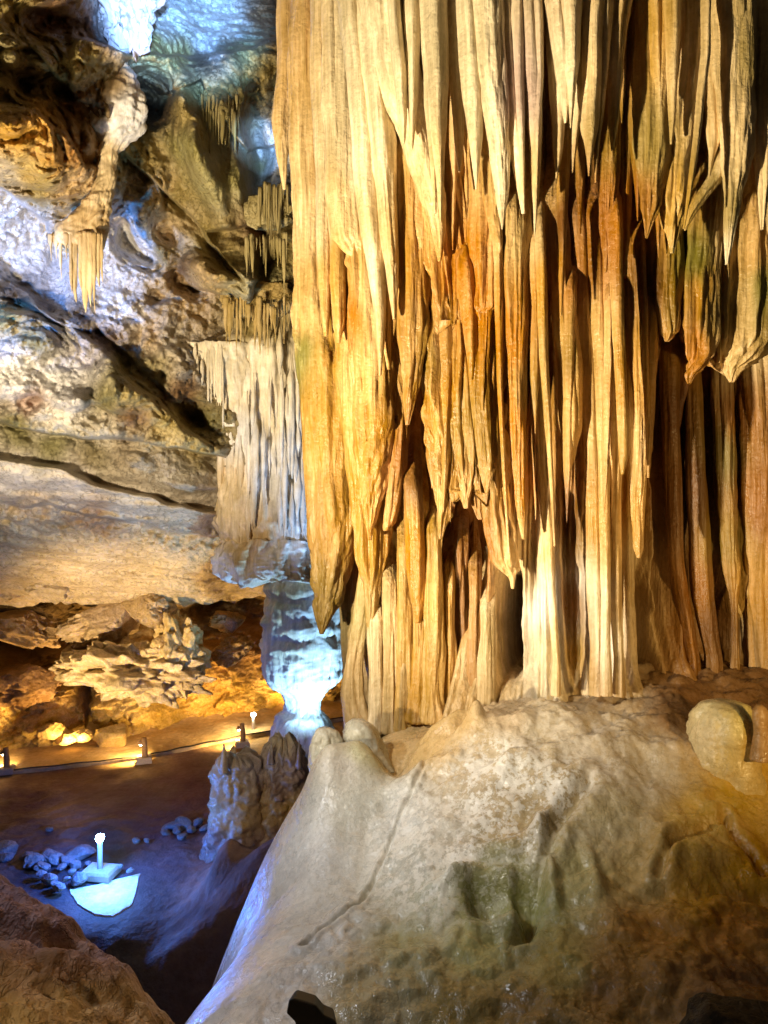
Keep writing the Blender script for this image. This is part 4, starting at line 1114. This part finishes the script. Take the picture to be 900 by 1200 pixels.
rnd = random.Random(3)
o = lathe_stone('stalactite_cluster', [(-40, 108, 184), (-10, 108, 184), (15, 112, 182), (32, 120, 180), (46, 132, 176), (56, 142, 170)], 7.7, None, M_PILLAR, solid((.52, .42, .38), 0, .3), P(146, -20, 7.9), ratio=.7, flute=.06, fscale=8, lump=.12, seed=27, tip=False, nth=150, step=1.0, crag=.13, ragged=(0, .22))
tag(o, 'pinkish white frilled stalactite clump at the top edge, above the knobbly cream stalactite', 'stalactites')
fringe('bristling olive stalactites on the middle of the khaki vault',
       [(238 + (i % 12) * 3.8 + rnd.uniform(-1, 1), 118 + (i // 12) * 18, 146 + (i // 12) * 20 + rnd.uniform(-4, 16), rnd.uniform(1.4, 2.6), 8.75 + rnd.uniform(-.05, .05)) for i in range(24)], solid((.24, .19, .07)))
fringe('olive brown stalactite fringe beside the left edge of the great column',
       [(304 + i * 2.9 + rnd.uniform(-1, 1), 222, 262 + rnd.uniform(0, 40), rnd.uniform(1.6, 3), 9.3) for i in range(12)] + [(288 + i * 3.4 + rnd.uniform(-1, 1), 282, 306 + rnd.uniform(0, 34), rnd.uniform(1.6, 3), 9.15) for i in range(15)], solid((.32, .25, .10)))
fringe('short tan stalactite fringe directly above the fluted capital',
       [(266 + i * 3.7 + rnd.uniform(-1, 1), 358 + 4 * math.sin(i), 392 + rnd.uniform(-4, 14), rnd.uniform(1.8, 3.2), 9.75) for i in range(20)], solid((.42, .29, .10)))

# ================================================================== THE BROKEN STALAGMITE STUMP
ST = P(300, 1010, 8.9)
stump = thing('stalagmite_stump', ST, 'broken cream stalagmite stump with a spiky rim, standing in front of the blue lit pillar', 'stalagmite')
PIG_ST = Pigment([(256, 880, CREAM), (270, 920, (.5, .38, .22)), (265, 950, (.5, .38, .22)), (290, 900, (.45, .38, .34)), (310, 940, TAN), (290, 960, TAN), (320, 890, (.44, .36, .33)), (325, 930, PURPLE), (300, 990, (.3, .2, .16)), (250, 990, (.3, .2, .17)), (345, 900, PINK), (340, 950, GOLD), (330, 870, PALE)], 3.5, 8)
lathe_stone('body', [(884, 262, 292), (890, 255, 302), (905, 251, 308), (930, 249, 312), (975, 243, 320), (1010, 234, 330), (1045, 220, 345)], 8.5, stump, M_MOUND, PIG_ST, ST, ratio=.85, flute=.03, fscale=4, lump=.10, seed=51, tip=False, nth=110, step=1.4, crag=.10, ragged=(.16, 0))
lathe_stone('body', [(866, 324, 342), (874, 316, 352), (890, 309, 358), (920, 304, 362), (975, 298, 368), (1045, 285, 390)], 8.65, stump, M_MOUND, PIG_ST, ST, ratio=.85, flute=.035, fscale=4, lump=.14, seed=52, tip=False, nth=110, step=1.4, crag=.14, ragged=(.2, 0))
for i, (x, y, hw, Y, yb) in enumerate([(262, 870, 5, 8.72, 905), (318, 866, 3.4, 8.85, 895), (327, 858, 4, 8.95, 895), (341, 861, 4.4, 8.95, 895), (351, 868, 3, 8.9, 900)]):
    lathe_stone('spike', [(y, x - .6, x + .6), (y + 5, x - hw * .4, x + hw * .4), (y * .5 + yb * .5, x - hw, x + hw), (yb, x - hw * 1.5, x + hw * 1.5)], Y, stump, M_MOUND, PIG_ST, ST, ratio=.9, flute=.03, fscale=7, seed=60 + i, tip=False, nth=24, step=1.5, crag=.02)

# ================================================================== BOULDERS IN THE LOW GALLERY
for i, (px, py, Y, sx, sy, sz, colr, seed, crag, lab, rot) in enumerate([
        (160, 786, 12.3, 1.10, .6, .46, (.60, .46, .25), 101, .55, 'big craggy cream boulder jutting from the yellow wall under the low vault', -.1),
        (212, 765, 12.4, .40, .4, .66, (.58, .43, .20), 102, .50, 'upright ochre rock at the right end of the craggy cream boulder', .2),
        (122, 728, 12.9, .80, .6, .42, (.46, .34, .2), 103, .26, 'tilted brown slab above the craggy cream boulder', .35),
        (178, 716, 12.7, .55, .5, .34, (.44, .32, .17), 104, .28, 'tan rock wedged under the lip, above the right of the craggy cream boulder', -.4),
        (62, 682, 12.5, .50, .5, .36, (.54, .42, .26), 105, .24, 'pale blocky rock tucked under the lip of the vault', .1),
        (28, 690, 12.7, .34, .4, .30, (.5, .36, .2), 106, .24, 'small tan rock under the lip at the left edge', -.2),
        (22, 735, 13.2, .70, .5, .34, (.36, .24, .12), 107, .28, 'dark brown rock in the shadow at the left edge of the low gallery', -.3),
        (272, 762, 13.2, .42, .4, .24, (.40, .25, .10), 108, .34, 'small brown rock in the dark recess left of the blue lit pillar', .3),
        (268, 728, 13.4, .30, .3, .18, (.44, .3, .13), 109, .4, 'thin jagged rock high in the dark recess left of the blue lit pillar', -.3),
        (20, 800, 13.2, .75, .5, .40, (.26, .15, .06), 110, .25, 'wide brown rock on the yellow wall at the left edge, above the path', .0),
        (100, 770, 12.9, .45, .4, .4, (.4, .28, .14), 111, .3, 'shaded brown rock behind the left end of the craggy cream boulder', .0)]):
    o = rock('boulder', P(px, py, Y), (sx, sy, sz), M_ROCK, solid(colr, 0, .25), seed, crag, 0.35 if i < 2 else .8, 90, rot=rot, freq=2.3 if i < 2 else 1.9)
    tag(o, lab, 'boulder', 'boulders in the low gallery')
for i, (px, py, Y, s, lab) in enumerate([(60, 858, 12.9, .20, 'small yellow block at the foot of the wall, behind the two left path lights'), (78, 864, 12.95, .16, 'smaller yellow block right of its twin at the wall foot'),
                                         (132, 862, 13.1, .26, 'upright yellow block leaning on the wall behind the middle path light'), (98, 862, 13.0, .13, 'little ochre stone between two wall foot blocks')]):
    o = rock('stone', P(px, py, Y), (s * 1.4, s, s * .9), M_ROCK, solid((.5, .35, .13), 0, .2), 130 + i, .2, 1.0, 36)
    tag(o, lab, 'stone', 'stones at the foot of the yellow wall')

# ================================================================== PATH LIGHTS
wood = plain('weathered_wood', (.30, .17, .07), .8)
conc = plain('concrete_foot', (.36, .29, .22), .85)
pale_post = plain('white_painted_post', (.75, .77, .8), .5)
glow_w = plain('warm_bulb', (.9, .8, .6), .4, (1.0, .80, .45), 60)
glow_b = plain('blue_bulb', (.7, .8, .95), .4, (.40, .65, 1.0), 120)
glow_n = plain('cool_bulb', (.9, .9, .9), .4, (1.0, .88, .68), 60)


def tube(pts, radii, n=14):
    pts = [Vector(p) for p in pts]
    V_, F_ = [], []
    for i, p in enumerate(pts):
        d = (pts[min(i + 1, len(pts) - 1)] - pts[max(i - 1, 0)]).normalized()
        a = d.orthogonal().normalized() if abs(d.z) < .95 else Vector((1, 0, 0))
        b = d.cross(a).normalized(); a = b.cross(d)
        for j in range(n):
            t = 2 * math.pi * j / n
            V_.append(tuple(p + (a * math.cos(t) + b * math.sin(t)) * radii[i]))
    for i in range(len(pts) - 1):
        for j in range(n):
            jn = (j + 1) % n
            F_.append((i * n + j, i * n + jn, (i + 1) * n + jn, (i + 1) * n + j))
    F_.append(tuple(range(n))[::-1]); F_.append(tuple((len(pts) - 1) * n + j for j in range(n)))
    return V_, F_


def slab_box(c, sx, sy, sz, rot=0.0, taper=.85):
    V_ = []
    for z, k in ((0, 1), (sz * .7, .97), (sz, taper)):
        for x, y in ((-1, -1), (1, -1), (1, 1), (-1, 1)):
            X, Y = x * sx * k, y * sy * k
            V_.append((c[0] + X * math.cos(rot) - Y * math.sin(rot), c[1] + X * math.sin(rot) + Y * math.cos(rot), c[2] + z))
    F_ = [(3, 2, 1, 0), (8, 9, 10, 11)]
    for r in (0, 4):
        for j in range(4):
            F_.append((r + j, r + (j + 1) % 4, r + 4 + (j + 1) % 4, r + 4 + j))
    return V_, F_


def path_light(px, py, Y, h, label, lit, side=-1, power=60):
    b = Vector(P(px, py, Y)); b.z = -4.36
    t = thing('path_light', b, label, 'path light', 'wooden post lights along the footpath')
    v, f = tube([b + Vector((0, 0, z)) + Vector((.012 * math.sin(z * 9), 0, 0)) for z in (.04, .15, h * .6, h)], [.055, .05, .046, .044])
    link('post', v, f, wood, t, b, None, True)
    v, f = slab_box(b, .13, .12, .10, .3)
    link('foot', v, f, conc, t, b, None, False)
    # the lamp is a small shaded head on the path side of the post
    hd = b + Vector((side * .075, .05, h * .72))
    v, f = tube([hd + Vector((0, 0, .05)), hd + Vector((0, 0, .0))], [.03, .05])
    hh = link('lamp_shade', v, f, wood, t, b, None, True)
    v, f = tube([hd + Vector((0, 0, -.004)), hd + Vector((0, 0, -.03))], [.03, .02])
    link('bulb', v, f, glow_w, t, b, None, True)
    if lit:
        spot('path_lamp', hd + Vector((0, 0, -.05)), hd + Vector((side * .5, .35, -.8)), power * 1.5, AMBER, 120, .7, .03)
    return b


WP_ = (1.0, .70, .28)
path_light(7, 909, 11.85, .42, 'wooden post light at the left edge of the picture, on the path kerb', True, -1, 70)
path_light(169, 900, 12.35, .42, 'wooden post light on the path kerb, middle one, below the craggy cream boulder', True, -1, 85)
path_light(284, 879, 13.2, .42, 'wooden post light on the path kerb, just left of the broken stump', True, -1, 85)
# amber wash up the yellow wall, from added spots without fittings
for (px, py, Y, e, ax, az, aY) in [(-60, 893, 12.2, 330, -40, -3.0, 13.6), (90, 890, 12.5, 280, 70, -3.1, 13.4), (190, 886, 12.9, 300, 190, -3.1, 14.0), (265, 868, 13.6, 280, 270, -3.2, 15.0), (345, 846, 14.8, 300, 350, -3.2, 16.0)]:
    b_ = Vector(P(px, py, Y)) + Vector((0, 0, .12))
    spot('wall_wash', b_, ((ax - 450) / F * aY, aY, az), e, AMBER, 110, .8, .06)


def stake_light(px, py, Y, h, label, glow, body, col_, power, foot):
    b = Vector(P(px, py, Y))
    t = thing('stake_light', b, label, 'path light', 'slim stake lights')
    z0 = foot[2] if foot else 0
    v, f = tube([b + Vector((0, 0, z0)), b + Vector((0, 0, h * .8)), b + Vector((0, 0, h * .84))], [.032, .032, .036])
    link('stem', v, f, body, t, b, None, True)
    v, f = tube([b + Vector((0, 0, h * .84)), b + Vector((0, 0, h * .90)), b + Vector((0, 0, h * .97)), b + Vector((0, 0, h))], [.036, .052, .046, .02])
    link('lamp_head', v, f, glow, t, b, None, True)
    if foot:
        v, f = slab_box(b, foot[0], foot[1], foot[2], -.15)
        link('foot', v, f, conc, t, b, None, False)
    point('stake_lamp', b + Vector((0.0, -.12, h * 1.12)), power, col_, .05)
    return b


stake_light(297, 860, 14.1, .42, 'thin glowing white stake light far back on the path, above the broken stump', glow_n, pale_post, (1.0, .8, .45), 22, None)
bl = stake_light(117, 1026, 8.6, .50, 'slim white stake light with a blazing blue-white head, in the pit on a concrete foot', glow_b, pale_post, (.02, .14, 1.0), 110, (.20, .15, .09))
cb = [(kx[i], ky[i] - .03, -4.31 + .006 * math.sin(i * .4)) for i in range(60, 285, 2)]
v, f = tube(cb, [.013] * len(cb), 8)
tag(link('cable', v, f, plain('black_cable', (.02, .018, .016), .6), None, cb[0], None, True), 'thin black cable lying along the path kerb, from post light to post light', 'cable')
# bright paving under the blue lamp
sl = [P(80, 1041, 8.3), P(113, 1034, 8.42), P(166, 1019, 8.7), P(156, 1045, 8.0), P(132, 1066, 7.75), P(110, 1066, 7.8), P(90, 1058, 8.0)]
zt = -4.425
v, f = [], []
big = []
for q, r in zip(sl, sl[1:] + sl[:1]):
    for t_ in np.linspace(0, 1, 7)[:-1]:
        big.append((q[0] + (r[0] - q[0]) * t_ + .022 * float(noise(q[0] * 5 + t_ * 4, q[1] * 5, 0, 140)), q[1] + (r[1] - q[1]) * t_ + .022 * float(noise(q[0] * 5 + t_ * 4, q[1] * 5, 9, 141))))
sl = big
m_ = len(sl)
ctr = np.mean(np.array(sl), 0)
for kk, (z, s) in enumerate(((zt - .16, 1.03), (zt - .02, 1.0), (zt, .97))):
    for q in sl:
        v.append((ctr[0] + (q[0] - ctr[0]) * s, ctr[1] + (q[1] - ctr[1]) * s, z))
for r in range(2):
    for j in range(m_):
        f.append((r * m_ + j, r * m_ + (j + 1) % m_, (r + 1) * m_ + (j + 1) % m_, (r + 1) * m_ + j))
f.append(tuple(2 * m_ + j for j in range(m_))); f.append(tuple(range(m_))[::-1])
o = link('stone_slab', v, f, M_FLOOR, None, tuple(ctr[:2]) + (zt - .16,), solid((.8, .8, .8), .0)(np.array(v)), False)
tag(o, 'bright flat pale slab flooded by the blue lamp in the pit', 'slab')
point('slab_fill', (ctr[0] + .02, ctr[1] + .08, zt + .36), 30, (.13, .40, 1.0), .05)  # bare light added above the slab, apart from the stake lamp's own

# rubble beside the blue lamp
rnd = random.Random(21)
RUB = [(40, 1010, .13), (32, 1004, .11), (52, 1015, .10), (63, 1005, .14), (80, 1008, .10), (92, 1000, .15), (72, 1016, .08), (48, 1024, .09), (58, 1030, .10), (66, 1036, .08), (78, 1030, .07), (93, 1030, .10), (84, 1022, .06), (54, 1006, .07),
       (70, 1040, .07), (44, 1017, .06), (36, 1014, .08), (3, 996, .16), (8, 1004, .10), (103, 1012, .06), (88, 1014, .08), (100, 1022, .05), (152, 1020, .06), (140, 1016, .05), (160, 985, .05), (200, 968, .11), (208, 973, .10), (216, 966, .12), (224, 972, .09), (232, 964, .12), (240, 970, .08), (194, 976, .08), (213, 980, .07), (58, 972, .07), (172, 985, .05)]
UNIQ = {(63, 1005): 'flat pale slab shaped stone on top of the rubble left of the blue lamp', (92, 1000): 'squarish pale stone nearest the stem of the blue lamp, behind its foot',
        (40, 1010): 'largest angular stone at the left end of the rubble heap by the blue lamp', (3, 996): 'big rubble stone cut off by the left edge of the picture', (93, 1030): 'rounded pale pebble touching the bright slab, left of the lamp foot',
        (200, 968): 'leftmost stone of the small heap at the foot of the broken stump', (216, 966): 'biggest stone of the small heap at the foot of the broken stump', (160, 985): 'lone pebble on the dark floor between blue lamp and broken stump'}
for i, (px, py, s) in enumerate(RUB):
    Y = 4.36 * F / (py - 600)
    s *= 1.0 if (px, py) in UNIQ else rnd.uniform(.6, .95)
    near = 'left of the blue lamp' if px < 110 else ('by the bright slab' if px < 190 else 'at the foot of the broken stump')
    o = rock('rubble_stone', P(px, py, Y), (s * rnd.uniform(1, 1.5), s, s * rnd.uniform(.55, .85)), M_ROCK, solid((.24, .22, .21), 0, .35), 200 + i, .16, 1.4, 9, rot=rnd.uniform(-.4, .4))
    tag(o, UNIQ.get((px, py), 'small broken rubble stone lying ' + near), 'stone', 'rubble ' + near)
